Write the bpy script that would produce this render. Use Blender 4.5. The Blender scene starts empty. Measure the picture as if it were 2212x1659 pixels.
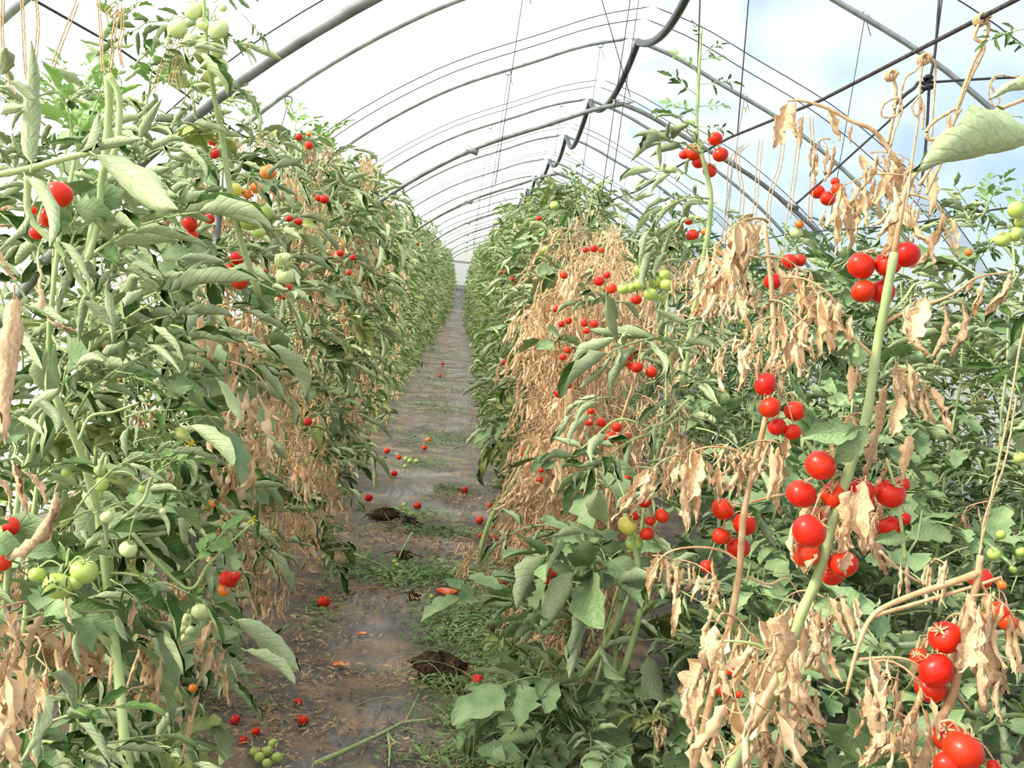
import bpy, math, random
import numpy as np
from mathutils import Vector, Matrix, Euler

# ------------------------------------------------------------------ camera
SC = bpy.context.scene
COL = SC.collection
FPX, IW, IH = 2300.0, 2212.0, 1659.0
CAM = np.array([0.0, 0.0, 1.6])
ROLL = math.radians(5.5)
VPX, VPY = 1003.0, 595.0            # where the rows of plants run together
yc = np.array([VPX - IW / 2, IH / 2 - VPY, -FPX]); yc /= np.linalg.norm(yc)
zc = np.array([math.sin(ROLL), math.cos(ROLL), 0.0]); zc -= zc.dot(yc) * yc; zc /= np.linalg.norm(zc)
xc = np.cross(yc, zc)
W2C = np.stack([xc, yc, zc], axis=1)   # columns: world axes seen by the camera
C2W = W2C.T
cam_data = bpy.data.cameras.new('camera')
cam_data.sensor_width = 36.0
cam_data.lens = 36.0 * FPX / IW
cam_data.clip_start = 0.05
cam_data.clip_end = 400
cam = bpy.data.objects.new('camera', cam_data)
COL.objects.link(cam)
cam.matrix_world = Matrix.Translation(Vector(CAM)) @ Matrix([list(r) for r in C2W]).to_4x4()
SC.camera = cam

# ------------------------------------------------------------------ light
world = bpy.data.worlds.new('sky')
SC.world = world
world.use_nodes = True
wn = world.node_tree
wn.nodes.clear()
wo = wn.nodes.new('ShaderNodeOutputWorld')
wb = wn.nodes.new('ShaderNodeBackground')
sky = wn.nodes.new('ShaderNodeTexSky')
sky.sky_type = 'NISHITA'
sky.sun_disc = False
sky.sun_elevation = math.radians(41)
sky.sun_rotation = math.radians(-110)
sky.air_density = 1.0
sky.dust_density = 0.9
wb.inputs['Strength'].default_value = 0.2
wn.links.new(sky.outputs[0], wb.inputs[0])
wn.links.new(wb.outputs[0], wo.inputs[0])
sun_d = bpy.data.lights.new('sun', 'SUN')
sun_d.energy = 11.0
sun_d.angle = math.radians(10)
sun_d.color = (1.0, 0.93, 0.80)
sun = bpy.data.objects.new('sun', sun_d)
COL.objects.link(sun)
SUN_FROM = Vector((-0.74, -0.20, 0.66))
sun.rotation_euler = SUN_FROM.to_track_quat('Z', 'Y').to_euler()
SC.view_settings.view_transform = 'Standard'
SC.view_settings.look = 'None'
SC.view_settings.gamma = 1.0
SC.view_settings.use_curve_mapping = False
SC.view_settings.exposure = 0.22
SC.cycles.max_bounces = 6
SC.cycles.diffuse_bounces = 3
SC.cycles.transparent_max_bounces = 10

# ------------------------------------------------------------------ helpers
def ray(px, py):
    c = np.array([px - IW / 2, IH / 2 - py, -FPX])
    return C2W @ c
def P(px, py, d):
    """point seen at a pixel, standing d metres down the tunnel"""
    r = ray(px, py)
    return CAM + r * (d / r[1])
def GP(px, py, z=0.0):
    r = ray(px, py)
    return CAM + r * ((z - CAM[2]) / r[2])
def depth_x(px, py, x):
    r = ray(px, py)
    return x / r[0] * r[1]

def noise_ramp(nt, scale, c0, c1, detail=3.0, coord='Object', stretch=None, lo=0.35, hi=0.65):
    tc = nt.nodes.new('ShaderNodeTexCoord')
    src = tc.outputs[coord]
    if stretch:
        mp = nt.nodes.new('ShaderNodeMapping'); mp.inputs['Scale'].default_value = stretch
        nt.links.new(src, mp.inputs[0]); src = mp.outputs[0]
    n = nt.nodes.new('ShaderNodeTexNoise')
    n.inputs['Scale'].default_value = scale; n.inputs['Detail'].default_value = detail
    nt.links.new(src, n.inputs['Vector'])
    r = nt.nodes.new('ShaderNodeValToRGB')
    r.color_ramp.elements[0].position = lo; r.color_ramp.elements[1].position = hi
    r.color_ramp.elements[0].color = (*c0, 1); r.color_ramp.elements[1].color = (*c1, 1)
    nt.links.new(n.outputs[0], r.inputs[0])
    return n, r

def material(name, c0, c1, scale=20.0, rough=0.6, spec=0.3, trans=0.0, tcol=None, rnd=0.0, bump=0.0, bscale=60.0,
             veins=False, coat=0.0, metal=0.0, hue_rnd=None, stretch=None):
    m = bpy.data.materials.new(name); m.use_nodes = True
    nt = m.node_tree; b = nt.nodes['Principled BSDF']; out = nt.nodes['Material Output']
    n, r = noise_ramp(nt, scale, c0, c1, stretch=stretch)
    col = r.outputs[0]
    oi = nt.nodes.new('ShaderNodeObjectInfo')
    if hue_rnd:
        mx = nt.nodes.new('ShaderNodeMix'); mx.data_type = 'RGBA'
        nt.links.new(oi.outputs['Random'], mx.inputs['Factor'])
        nt.links.new(col, mx.inputs['A']); mx.inputs['B'].default_value = (*hue_rnd, 1)
        col = mx.outputs['Result']
    if rnd:
        hs = nt.nodes.new('ShaderNodeHueSaturation')
        mr = nt.nodes.new('ShaderNodeMapRange'); mr.inputs['To Min'].default_value = 1 - rnd; mr.inputs['To Max'].default_value = 1 + rnd
        nt.links.new(oi.outputs['Random'], mr.inputs['Value']); nt.links.new(mr.outputs[0], hs.inputs['Value'])
        nt.links.new(col, hs.inputs['Color']); col = hs.outputs[0]
    nt.links.new(col, b.inputs['Base Color'])
    b.inputs['Roughness'].default_value = rough
    b.inputs['Specular IOR Level'].default_value = spec
    b.inputs['Metallic'].default_value = metal
    if coat:
        b.inputs['Coat Weight'].default_value = coat; b.inputs['Coat Roughness'].default_value = 0.08
    if veins:
        uv = nt.nodes.new('ShaderNodeUVMap'); sep = nt.nodes.new('ShaderNodeSeparateXYZ'); nt.links.new(uv.outputs[0], sep.inputs[0])
        ab = nt.nodes.new('ShaderNodeMath'); ab.operation = 'ABSOLUTE'
        sb = nt.nodes.new('ShaderNodeMath'); sb.operation = 'SUBTRACT'; sb.inputs[1].default_value = 0.5
        nt.links.new(sep.outputs[0], sb.inputs[0]); nt.links.new(sb.outputs[0], ab.inputs[0])
        m1 = nt.nodes.new('ShaderNodeMath'); m1.operation = 'MULTIPLY_ADD'; m1.inputs[1].default_value = -0.55
        nt.links.new(ab.outputs[0], m1.inputs[0]); nt.links.new(sep.outputs[1], m1.inputs[2])
        m2 = nt.nodes.new('ShaderNodeMath'); m2.operation = 'MULTIPLY'; m2.inputs[1].default_value = 8.0 * 6.283
        nt.links.new(m1.outputs[0], m2.inputs[0])
        sn = nt.nodes.new('ShaderNodeMath'); sn.operation = 'SINE'; nt.links.new(m2.outputs[0], sn.inputs[0])
        pw = nt.nodes.new('ShaderNodeMapRange'); pw.inputs['From Min'].default_value = 0.55; pw.inputs['From Max'].default_value = 1.0
        nt.links.new(sn.outputs[0], pw.inputs['Value'])
        md = nt.nodes.new('ShaderNodeMapRange'); md.inputs['From Min'].default_value = 0.06; md.inputs['From Max'].default_value = 0.0
        nt.links.new(ab.outputs[0], md.inputs['Value'])
        mxm = nt.nodes.new('ShaderNodeMath'); mxm.operation = 'MAXIMUM'
        nt.links.new(pw.outputs[0], mxm.inputs[0]); nt.links.new(md.outputs[0], mxm.inputs[1])
        bp = nt.nodes.new('ShaderNodeBump'); bp.inputs['Strength'].default_value = 0.55; bp.inputs['Distance'].default_value = 0.0016
        nt.links.new(mxm.outputs[0], bp.inputs['Height']); nt.links.new(bp.outputs[0], b.inputs['Normal'])
    elif bump:
        bn = nt.nodes.new('ShaderNodeTexNoise'); bn.inputs['Scale'].default_value = bscale
        tc = nt.nodes.new('ShaderNodeTexCoord'); nt.links.new(tc.outputs['Object'], bn.inputs['Vector'])
        bp = nt.nodes.new('ShaderNodeBump'); bp.inputs['Strength'].default_value = bump; bp.inputs['Distance'].default_value = 0.004
        nt.links.new(bn.outputs[0], bp.inputs['Height']); nt.links.new(bp.outputs[0], b.inputs['Normal'])
    if trans:
        tr = nt.nodes.new('ShaderNodeBsdfTranslucent')
        if tcol: tr.inputs[0].default_value = (*tcol, 1)
        else: nt.links.new(col, tr.inputs[0])
        mx = nt.nodes.new('ShaderNodeMixShader'); mx.inputs[0].default_value = trans
        nt.links.new(b.outputs[0], mx.inputs[1]); nt.links.new(tr.outputs[0], mx.inputs[2]); nt.links.new(mx.outputs[0], out.inputs[0])
    return m

M = {}
M['under'] = material('leaf_underside', (.33, .41, .20), (.43, .50, .28), 30, rough=.65, spec=.25, trans=.12, rnd=.28, veins=True)
M['upper'] = material('leaf_topside', (.055, .12, .025), (.12, .21, .045), 25, rough=.55, spec=.3, trans=.2, tcol=(.22, .38, .05), rnd=.25, veins=True)
M['flat'] = material('leaf_fresh', (.19, .30, .12), (.32, .42, .20), 25, rough=.6, spec=.3, trans=.18, tcol=(.25, .44, .08), rnd=.25, veins=True)
M['young'] = material('leaf_young', (.25, .42, .13), (.36, .52, .2), 25, rough=.55, spec=.3, trans=.35, tcol=(.4, .6, .12), rnd=.15, veins=True)
M['yellow'] = material('leaf_yellowing', (.24, .34, .09), (.42, .42, .16), 28, rough=.6, spec=.25, trans=.25, rnd=.2, veins=True)
M['dry'] = material('leaf_withered', (.64, .42, .22), (.90, .67, .42), 25, rough=.8, spec=.15, trans=.2, rnd=.2, bump=.35, bscale=70)
M['stem'] = material('stem_green', (.30, .40, .14), (.44, .53, .24), 12, rough=.5, spec=.35, rnd=.15, bump=.15, bscale=150)
M['drystem'] = material('stem_withered', (.42, .25, .12), (.62, .42, .24), 25, rough=.75, spec=.2, rnd=.12, bump=.4, bscale=90)
M['red'] = material('tomato_red', (.56, .008, .004), (.66, .018, .004), 8, rough=.33, spec=.32, hue_rnd=(.68, .045, .004))
M['orange'] = material('tomato_orange', (.75, .13, .01), (.8, .25, .02), 8, rough=.28, spec=.5, coat=.35)
M['green'] = material('tomato_green', (.33, .44, .07), (.45, .55, .13), 14, rough=.3, spec=.5, coat=.3)
M['pale'] = material('tomato_pale', (.50, .58, .22), (.62, .68, .33), 14, rough=.32, spec=.5, coat=.25)
M['yellowfruit'] = material('tomato_yellow', (.62, .55, .06), (.72, .6, .12), 10, rough=.3, spec=.5, coat=.3)
M['pulp'] = material('tomato_pulp', (.62, .05, .012), (.75, .16, .02), 40, rough=.3, spec=.5, bump=.8, bscale=60)
M['twine'] = material('twine_jute', (.52, .34, .18), (.70, .50, .29), 120, rough=.9, spec=.1, bump=.8, bscale=300)
M['black'] = material('black_plastic', (.012, .013, .015), (.03, .032, .035), 30, rough=.45, spec=.4)
M['cord'] = material('dark_cord', (.03, .028, .028), (.07, .065, .06), 90, rough=.8, spec=.2)
M['pipe'] = material('galvanised_pipe', (.28, .30, .29), (.44, .46, .44), 14, rough=.4, spec=.5, metal=.55)
M['pipe_dark'] = material('weathered_pipe', (.16, .165, .15), (.27, .275, .255), 14, rough=.5, spec=.4, metal=.4)
M['root'] = material('root_soil', (.02, .014, .008), (.07, .045, .025), 60, rough=.95, spec=.1, bump=1.0, bscale=90)
M['clip_green'] = material('clippings_green', (.12, .22, .07), (.25, .36, .14), 3, rough=.7, spec=.2, trans=.2)
M['clip_brown'] = material('clippings_brown', (.22, .14, .07), (.5, .36, .2), 3, rough=.85, spec=.1)
M['flower'] = material('flower_yellow', (.75, .6, .03), (.85, .72, .08), 20, rough=.6, trans=.3)

# --- setting materials
def ground_mat():
    m = bpy.data.materials.new('mulch_sheet'); m.use_nodes = True
    nt = m.node_tree; b = nt.nodes['Principled BSDF']
    n, r = noise_ramp(nt, 1.6, (.075, .064, .053), (.15, .13, .108), detail=6, stretch=(1, .5, 1), lo=.3, hi=.7)
    n2, r2 = noise_ramp(nt, 5.0, (0, 0, 0), (1, 1, 1), detail=8, lo=.47, hi=.66)
    mx = nt.nodes.new('ShaderNodeMix'); mx.data_type = 'RGBA'; mx.inputs['B'].default_value = (.25, .17, .10, 1)
    nt.links.new(r2.outputs[0], mx.inputs['Factor']); nt.links.new(r.outputs[0], mx.inputs['A'])
    nt.links.new(mx.outputs['Result'], b.inputs['Base Color'])
    n3, r3 = noise_ramp(nt, 2.3, (.34, .34, .34), (.8, .8, .8), detail=4)
    nt.links.new(r3.outputs[0], b.inputs['Roughness'])
    bn = nt.nodes.new('ShaderNodeTexNoise'); bn.inputs['Scale'].default_value = 7; bn.inputs['Detail'].default_value = 6
    tc = nt.nodes.new('ShaderNodeTexCoord'); mp = nt.nodes.new('ShaderNodeMapping'); mp.inputs['Scale'].default_value = (2.5, .7, 1)
    nt.links.new(tc.outputs['Object'], mp.inputs[0]); nt.links.new(mp.outputs[0], bn.inputs['Vector'])
    bp = nt.nodes.new('ShaderNodeBump'); bp.inputs['Strength'].default_value = .5; bp.inputs['Distance'].default_value = .03
    nt.links.new(bn.outputs[0], bp.inputs['Height']); nt.links.new(bp.outputs[0], b.inputs['Normal'])
    return m
M['ground'] = ground_mat()
M['field'] = material('field_soil', (.22, .2, .13), (.34, .32, .2), 2, rough=.95, spec=.1)

def film_mat():
    m = bpy.data.materials.new('polythene_film'); m.use_nodes = True
    nt = m.node_tree; nt.nodes.remove(nt.nodes['Principled BSDF']); out = nt.nodes['Material Output']
    tp = nt.nodes.new('ShaderNodeBsdfTransparent'); tp.inputs[0].default_value = (.96, .97, .98, 1)
    tl = nt.nodes.new('ShaderNodeBsdfTranslucent'); tl.inputs[0].default_value = (.93, .95, .97, 1)
    df = nt.nodes.new('ShaderNodeBsdfDiffuse'); df.inputs[0].default_value = (.8, .84, .88, 1)
    a = nt.nodes.new('ShaderNodeMixShader'); a.inputs[0].default_value = .2
    nt.links.new(tl.outputs[0], a.inputs[1]); nt.links.new(df.outputs[0], a.inputs[2])
    b = nt.nodes.new('ShaderNodeMixShader'); b.inputs[0].default_value = .54
    nt.links.new(tp.outputs[0], b.inputs[1]); nt.links.new(a.outputs[0], b.inputs[2])
    nt.links.new(b.outputs[0], out.inputs[0])
    n = nt.nodes.new('ShaderNodeTexNoise'); n.inputs['Scale'].default_value = 1.0; n.inputs['Detail'].default_value = 1.5
    tc = nt.nodes.new('ShaderNodeTexCoord'); mp = nt.nodes.new('ShaderNodeMapping'); mp.inputs['Scale'].default_value = (.35, 2.0, .35); mp.inputs['Rotation'].default_value = (0, 0, .45)
    nt.links.new(tc.outputs['Object'], mp.inputs[0]); nt.links.new(mp.outputs[0], n.inputs['Vector'])
    bp = nt.nodes.new('ShaderNodeBump'); bp.inputs['Strength'].default_value = .28; bp.inputs['Distance'].default_value = .12
    nt.links.new(n.outputs[0], bp.inputs['Height'])
    nt.links.new(bp.outputs[0], tl.inputs['Normal']); nt.links.new(bp.outputs[0], df.inputs['Normal'])
    return m
M['film'] = film_mat()

# --- mesh building
class MB:
    def __init__(s):
        s.v = []; s.f = []; s.m = []; s.uv = []; s.n = 0
    def grid(s, G, mat=0, closed=False, flip=False):
        """G: (a,b,3) grid of points"""
        a, b = G.shape[:2]
        s.v.append(G.reshape(-1, 3)); o = s.n
        for i in range(a - 1):
            for j in range(b - (0 if closed else 1)):
                k = (j + 1) % b
                q = (o + i * b + j, o + i * b + k, o + (i + 1) * b + k, o + (i + 1) * b + j)
                u0, u1, v0, v1 = j / (b - 1), (j + 1) / (b - 1), i / (a - 1), (i + 1) / (a - 1)
                w = [(u0, v0), (u1, v0), (u1, v1), (u0, v1)]
                if flip: q = (q[0], q[3], q[2], q[1]); w = [w[0], w[3], w[2], w[1]]
                s.f.append(q); s.m.append(mat); s.uv += w
        s.n += a * b
    def tube(s, pts, rad, sides=6, mat=0, cap=True):
        pts = np.asarray(pts, float); n = len(pts)
        if np.isscalar(rad): rad = np.full(n, rad)
        T = np.gradient(pts, axis=0); T /= np.linalg.norm(T, axis=1)[:, None] + 1e-12
        ref = np.array([0.0, 0, 1]) if abs(T[0][2]) < .9 else np.array([1.0, 0, 0])
        A = np.cross(T, ref); A /= np.linalg.norm(A, axis=1)[:, None] + 1e-12
        B = np.cross(T, A)
        an = np.linspace(0, 2 * math.pi, sides, endpoint=False)
        G = pts[:, None, :] + np.asarray(rad)[:, None, None] * (np.cos(an)[None, :, None] * A[:, None, :] + np.sin(an)[None, :, None] * B[:, None, :])
        o = s.n
        s.grid(G, mat, closed=True)
        if cap:
            for base, rev in ((o, False), (o + (n - 1) * sides, True)):
                c = tuple(base + k for k in range(sides)); c = c if rev else c[::-1]
                s.f.append(c); s.m.append(mat); s.uv += [(0, 0)] * sides
    def box(s, c, h, mat=0):
        c = np.array(c, float); h = np.array(h, float)
        V = np.array([[x, y, z] for x in (-1, 1) for y in (-1, 1) for z in (-1, 1)]) * h + c
        o = s.n; s.v.append(V); s.n += 8
        for q in ((0, 1, 3, 2), (4, 6, 7, 5), (0, 4, 5, 1), (2, 3, 7, 6), (0, 2, 6, 4), (1, 5, 7, 3)):
            s.f.append(tuple(o + k for k in q)); s.m.append(mat); s.uv += [(0, 0)] * 4
    def poly(s, V, mat=0):
        V = np.asarray(V, float); o = s.n; s.v.append(V); s.n += len(V)
        s.f.append(tuple(range(o, o + len(V)))); s.m.append(mat); s.uv += [(.5, .5)] * len(V)
    def add(s, other, X=None):
        """append another MB, moved by a 3x4 array"""
        V = np.concatenate(other.v)
        if X is not None: V = V @ X[:, :3].T + X[:, 3]
        s.v.append(V)
        s.f += [tuple(k + s.n for k in f) for f in other.f]; s.m += other.m; s.uv += other.uv; s.n += len(V)
    def mesh(s, name, mats, smooth=True):
        me = bpy.data.meshes.new(name)
        V = np.concatenate(s.v)
        me.from_pydata(V.tolist(), [], s.f)
        for m in mats: me.materials.append(M[m])
        me.polygons.foreach_set('material_index', s.m)
        uvl = me.uv_layers.new(name='UVMap'); uvl.data.foreach_set('uv', np.asarray(s.uv, np.float32).ravel())
        if smooth: me.polygons.foreach_set('use_smooth', [True] * len(s.f))
        me.update()
        return me

def frame(d, up=(0, 0, 1)):
    d = np.asarray(d, float); d = d / (np.linalg.norm(d) + 1e-12); up = np.asarray(up, float)
    z = up - up.dot(d) * d
    if np.linalg.norm(z) < 1e-3: z = np.array([1.0, 0, 0]) - d[0] * d
    z /= np.linalg.norm(z); x = np.cross(d, z)
    return np.stack([x, d, z], axis=1)
def xf(R, t, s=1.0):
    return np.concatenate([R * s, np.asarray(t, float)[:, None]], axis=1)
def mat4(R, t, s=1.0):
    m = Matrix.Identity(4)
    for i in range(3):
        for j in range(3): m[i][j] = R[i][j] * s
        m[i][3] = t[i]
    return m
def rotz(a):
    c, s_ = math.cos(a), math.sin(a); return np.array([[c, -s_, 0], [s_, c, 0], [0, 0, 1.0]])
def rotx(a):
    c, s_ = math.cos(a), math.sin(a); return np.array([[1.0, 0, 0], [0, c, -s_], [0, s_, c]])
def roty(a):
    c, s_ = math.cos(a), math.sin(a); return np.array([[c, 0, s_], [0, 1.0, 0], [-s_, 0, c]])

def spline(pts, n=24):
    """smooth curve through points (Catmull-Rom)"""
    p = np.asarray(pts, float)
    if len(p) < 3:
        t = np.linspace(0, 1, max(2, n // 4)); return p[0] + (p[-1] - p[0]) * t[:, None]
    q = np.vstack([2 * p[0] - p[1], p, 2 * p[-1] - p[-2]])
    out = []; per = max(2, n // (len(p) - 1))
    for i in range(1, len(q) - 2):
        for t in np.linspace(0, 1, per, endpoint=False):
            a, b, c, d = q[i - 1], q[i], q[i + 1], q[i + 2]
            out.append(.5 * (2 * b + (c - a) * t + (2 * a - 5 * b + 4 * c - d) * t * t + (3 * b - a - 3 * c + d) * t ** 3))
    out.append(p[-1]); return np.array(out)

def link(name, me, parent=None, loc=None, mw=None):
    o = bpy.data.objects.new(name, me); COL.objects.link(o)
    if parent is not None: o.parent = parent
    if mw is not None: o.matrix_local = mw
    elif loc is not None: o.location = loc
    return o
def tag(o, label=None, cat=None, group=None, kind=None):
    if label: o['label'] = label
    if cat: o['category'] = cat
    if group: o['group'] = group
    if kind: o['kind'] = kind
    return o
def thing(name, loc, label, cat, group=None):
    o = bpy.data.objects.new(name, None); COL.objects.link(o); o.location = Vector(loc); o.empty_display_size = .05
    return tag(o, label, cat, group)
ORD = ['first', 'second', 'third', 'fourth', 'fifth', 'sixth', 'seventh', 'eighth', 'ninth', 'tenth', 'eleventh', 'twelfth', 'thirteenth',
       'fourteenth', 'fifteenth', 'sixteenth', 'seventeenth', 'eighteenth', 'nineteenth', 'twentieth']

# ------------------------------------------------------------------ the tunnel
TX = 1.08                                  # ridge line
PROF = [(0, 3.52), (.35, 3.42), (.7, 3.27), (1.4, 2.95), (2.1, 2.46), (2.65, 1.87), (3.05, 1.2), (3.28, .55), (3.34, -.02)]
half = spline(np.array([(a, 0, b) for a, b in PROF]), 48)
def profile(inset=0.0):
    R = half.copy()
    if inset:
        T = np.gradient(R, axis=0); T /= np.linalg.norm(T, axis=1)[:, None]
        R = R + np.stack([T[:, 2], 0 * T[:, 0], -T[:, 0]], axis=1) * inset
        R[0, 0] = 0
    L = R[::-1].copy(); L[:, 0] *= -1
    A = np.vstack([L, R[1:]]); A[:, 0] += TX
    return A
def roof_z(x, inset=0.0):
    A = profile(inset); return float(np.interp(x, A[:, 0], A[:, 2]))
Y0, Y1 = -5.45, 50.0
HOOPS = [-2.5, .3, 3.05, 5.77] + [8.29 + 2.81 * k for k in range(15)]
rng = np.random.default_rng(7)
# floor and the field outside
mb = MB()
xs = np.linspace(TX - 3.4, TX + 3.4, 60); ys = np.concatenate([np.arange(Y0, 12, .12), np.arange(12, Y1 + .6, .6)])
G = np.zeros((len(ys), len(xs), 3)); G[..., 0] = xs[None, :]; G[..., 1] = ys[:, None]
G[..., 2] = .008 * np.sin(G[..., 0] * 5 + 1.3 * np.sin(G[..., 1] * 1.1)) + .007 * np.sin(G[..., 1] * 4.1 + G[..., 0] * 2) + rng.normal(0, .0022, G.shape[:2]) - .008
mb.grid(G[:, ::-1].copy())
tag(link('floor', mb.mesh('floor', ['ground'])), kind='structure', label='dark grey plastic mulch sheet on the greenhouse floor')
mb = MB(); mb.box((0, 20, -.14), (150, 150, .05))
tag(link('ground_outside', mb.mesh('ground_outside', ['field'], smooth=False)), kind='structure', label='bare field outside the plastic tunnel')
# film
A = profile(-.022)
ys = np.linspace(Y0, Y1, 230)
hs = np.array(HOOPS)
G = np.repeat(A[None], len(ys), axis=0)
G[..., 1] = ys[:, None]
T = np.gradient(A, axis=0); T /= np.linalg.norm(T, axis=1)[:, None]; N = np.stack([-T[:, 2], 0 * T[:, 0], T[:, 0]], axis=1)
dh = np.min(np.abs(ys[:, None] - hs[None]), axis=1)
sl = np.cumsum(np.r_[0, np.linalg.norm(np.diff(A, axis=0), axis=1)])
pl = np.abs(((sl[None, :] + .25 * np.sin(ys[:, None] * 1.3)) / .62) % 1 - .5) * 2
wr = (.03 * (1 - np.abs(pl)) ** 3 + .012 * np.sin(sl[None, :] * 7 + ys[:, None] * 3.1)) * np.clip(dh[:, None] / .5, 0, 1)
sag = .05 * np.clip(dh / 1.4, 0, 1) ** 2
G += N[None] * (wr - sag[:, None] * .6)[..., None]
mb = MB(); mb.grid(G)
tag(link('ceiling', mb.mesh('ceiling', ['film'])), kind='structure', label='milky translucent plastic film over the tunnel')
# end walls of film
for nm, y in (('wall_back', Y1), ('wall_front', Y0)):
    Aq = profile(-.02); mb = MB()
    Gq = np.stack([np.c_[Aq[:, 0], np.full(len(Aq), y), np.full(len(Aq), -.02)], np.c_[Aq[:, 0], np.full(len(Aq), y), Aq[:, 2]]])
    mb.grid(Gq)
    tag(link(nm, mb.mesh(nm, ['film'])), kind='structure', label='film-covered end wall of the tunnel')
# hoops: each arch an object
hoop_me = None
for i, y in enumerate(HOOPS):
    if hoop_me is None:
        mb = MB(); Ap = profile(0.0); mb.tube(Ap, .0165, 8); hoop_me = mb.mesh('hoop_pipe', ['pipe'])
    k = i - 2
    if k < 0: continue
    if k < 8: lab = ORD[k] + ' galvanised outer arch pipe under the film, counted from the camera'
    else: lab = 'distant thin arch pipe under the film near the tunnel end'
    tag(link('hoop_pipe', hoop_me, loc=(0, y, 0)), lab, 'arch pipe', 'outer arch pipes of the tunnel')
frame_me = None
for k in range(8):
    if frame_me is None:
        mb = MB(); Ap = profile(.50); Ap[:, 2] += .02; keep = np.abs(Ap[:, 0] - TX) < 2.78; mb.tube(Ap[keep], .0175, 8)
        frame_me = mb.mesh('truss_arch', ['pipe_dark'])
    lab = (ORD[k] + ' dark inner arch pipe hung below the hoops, counted from the camera') if k < 4 else 'distant dark inner arch pipe far down the tunnel'
    t = thing('inner_arch', (0, 3.2 if k == 0 else 2.67 + 5.62 * k, 0), lab, 'arch pipe', 'dark inner arch pipes')
    link('arch_pipe', frame_me, t)
    mb = MB()
    for sx in (-1.25, 1.55):
        zt = float(np.interp(TX + sx * .9, Ap[:, 0], Ap[:, 2]))
        mb2 = MB(); mb2.tube([(TX + sx * .9 - .03, 0, zt + .012), (TX + sx * .9 + .06, 0, zt - .012)], .024, 8)
        link('pipe_sleeve', mb2.mesh('pipe_sleeve', ['pipe_dark']), t)
# hold-down cords pressing on the film between the hoops
mb = MB(); Ap = profile(.012); mb.tube(Ap, .0035, 4); cord_me = mb.mesh('hold_down_cord', ['cord'])
strip_me = None
for i in range(2, 12):
    if strip_me is None:
        mb = MB(); Ap2 = profile(.006); mb.grid(np.stack([Ap2, Ap2 + [0, .34, 0]])); strip_me = mb.mesh('film_strip', ['film'])
    tag(link('film_strip', strip_me, loc=(0, .5 * (HOOPS[i] + HOOPS[i + 1]) + .25, 0)), f'doubled strip of film just past the {ORD[i - 2]} outer arch pipe', 'film strip', 'doubled film strips')
    for e in (0.0, .34):
        y = .5 * (HOOPS[i] + HOOPS[i + 1]) + .25 + e
        tag(link('hold_down_cord', cord_me, loc=(0, y, 0)), f'{"farther" if e else "nearer"} thin cord of the pair past the {ORD[i - 2]} outer arch pipe', 'cord', 'thin cords along the film')
# ridge hose, sagging between hoops
pts = []
for i in range(len(HOOPS) - 1):
    a, b = HOOPS[i], HOOPS[i + 1]
    for t in np.linspace(0, 1, 18, endpoint=False):
        pts.append((TX + .05 + .02 * math.sin(i * 2.1 + t * 3), a + (b - a) * t, 3.50 - .20 * 4 * t * (1 - t) * (1 + .25 * math.sin(i * 1.7)) - .04 * (math.sin(math.pi * t))))
mb = MB(); mb.tube(pts, .027, 10)
tag(link('ridge_hose', mb.mesh('ridge_hose', ['black'])), 'black hose sagging from arch to arch along the tunnel ridge', 'hose')
# crop wires
WIRE_R = (.70, 2.03)
def wire(x, z, label, y0=-1.0, y1=Y1 - .4, rad=.004):
    ys_ = np.linspace(y0, y1, 60)
    mb = MB(); mb.tube(np.c_[np.full(60, x), ys_, z + .015 * np.sin(ys_ * 2.2)], rad, 5)
    return tag(link('crop_wire', mb.mesh('crop_wire', ['cord'])), label, 'wire', 'wires above the plant rows')
wa = P(2180, 0, 1.6); 
WIRE_R = (float(wa[0]), float(wa[2]))
wire(WIRE_R[0], WIRE_R[1], 'dark support wire with twine knots above the withered plants')
wire(-1.1, 2.16, 'dark support wire above the row against the white film')
wire(2.0, 2.05, 'dark support wire above the row nearest the bluish film')
# support cords from the hoops down to the wires
def vcord(x, y, ztop, zbot, label, rad=.0022, lean=0.0, hook=True):
    t = thing('hanging_cord', (x, y, zbot), label, 'cord', 'cords hanging from the arches')
    mb = MB(); mb.tube([(lean, 0, ztop - zbot), (lean * .5, 0, (ztop - zbot) * .5), (0, 0, 0)], rad, 4); link('cord', mb.mesh('cord', ['cord']), t)
    if hook:
        mb = MB(); a = np.linspace(0, 2 * math.pi, 9)
        ring = np.c_[lean + .021 * np.cos(a), .006 * np.sin(a * 2), ztop - zbot + .012 + .021 * np.sin(a)]
        mb.tube(ring, rad * 1.6, 4); mb.tube([(lean + .01, 0, ztop - zbot - .01), (lean + .03, .01, ztop - zbot - .05), (lean + .045, .0, ztop - zbot - .09)], rad, 4)
        link('knot', mb.mesh('knot', ['cord']), t)
    return t
nL = nR = 0
for i in range(3, 14):
    y = HOOPS[i]
    for x, wz in ((-1.1, 2.16), (.78, WIRE_R[1]), (1.95, 2.05), (.1, 2.1)):
        if x == .1 and i > 9: continue
        side = {-1.1: 'row against the white film', .78: 'row beside the withered plants', 1.95: 'row nearest the bluish film', .1: 'path edge'}[x]
        lab = f'dark cord hanging from the {ORD[i - 2]} outer arch to the {side}' if i < 11 else f'faint cord hanging from a far arch above the {side}'
        xx = x + rng.uniform(-.06, .06)
        vcord(xx, y + .01, roof_z(xx) - .015, wz + (0 if x != .1 else .0), lab, lean=.05)

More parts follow.
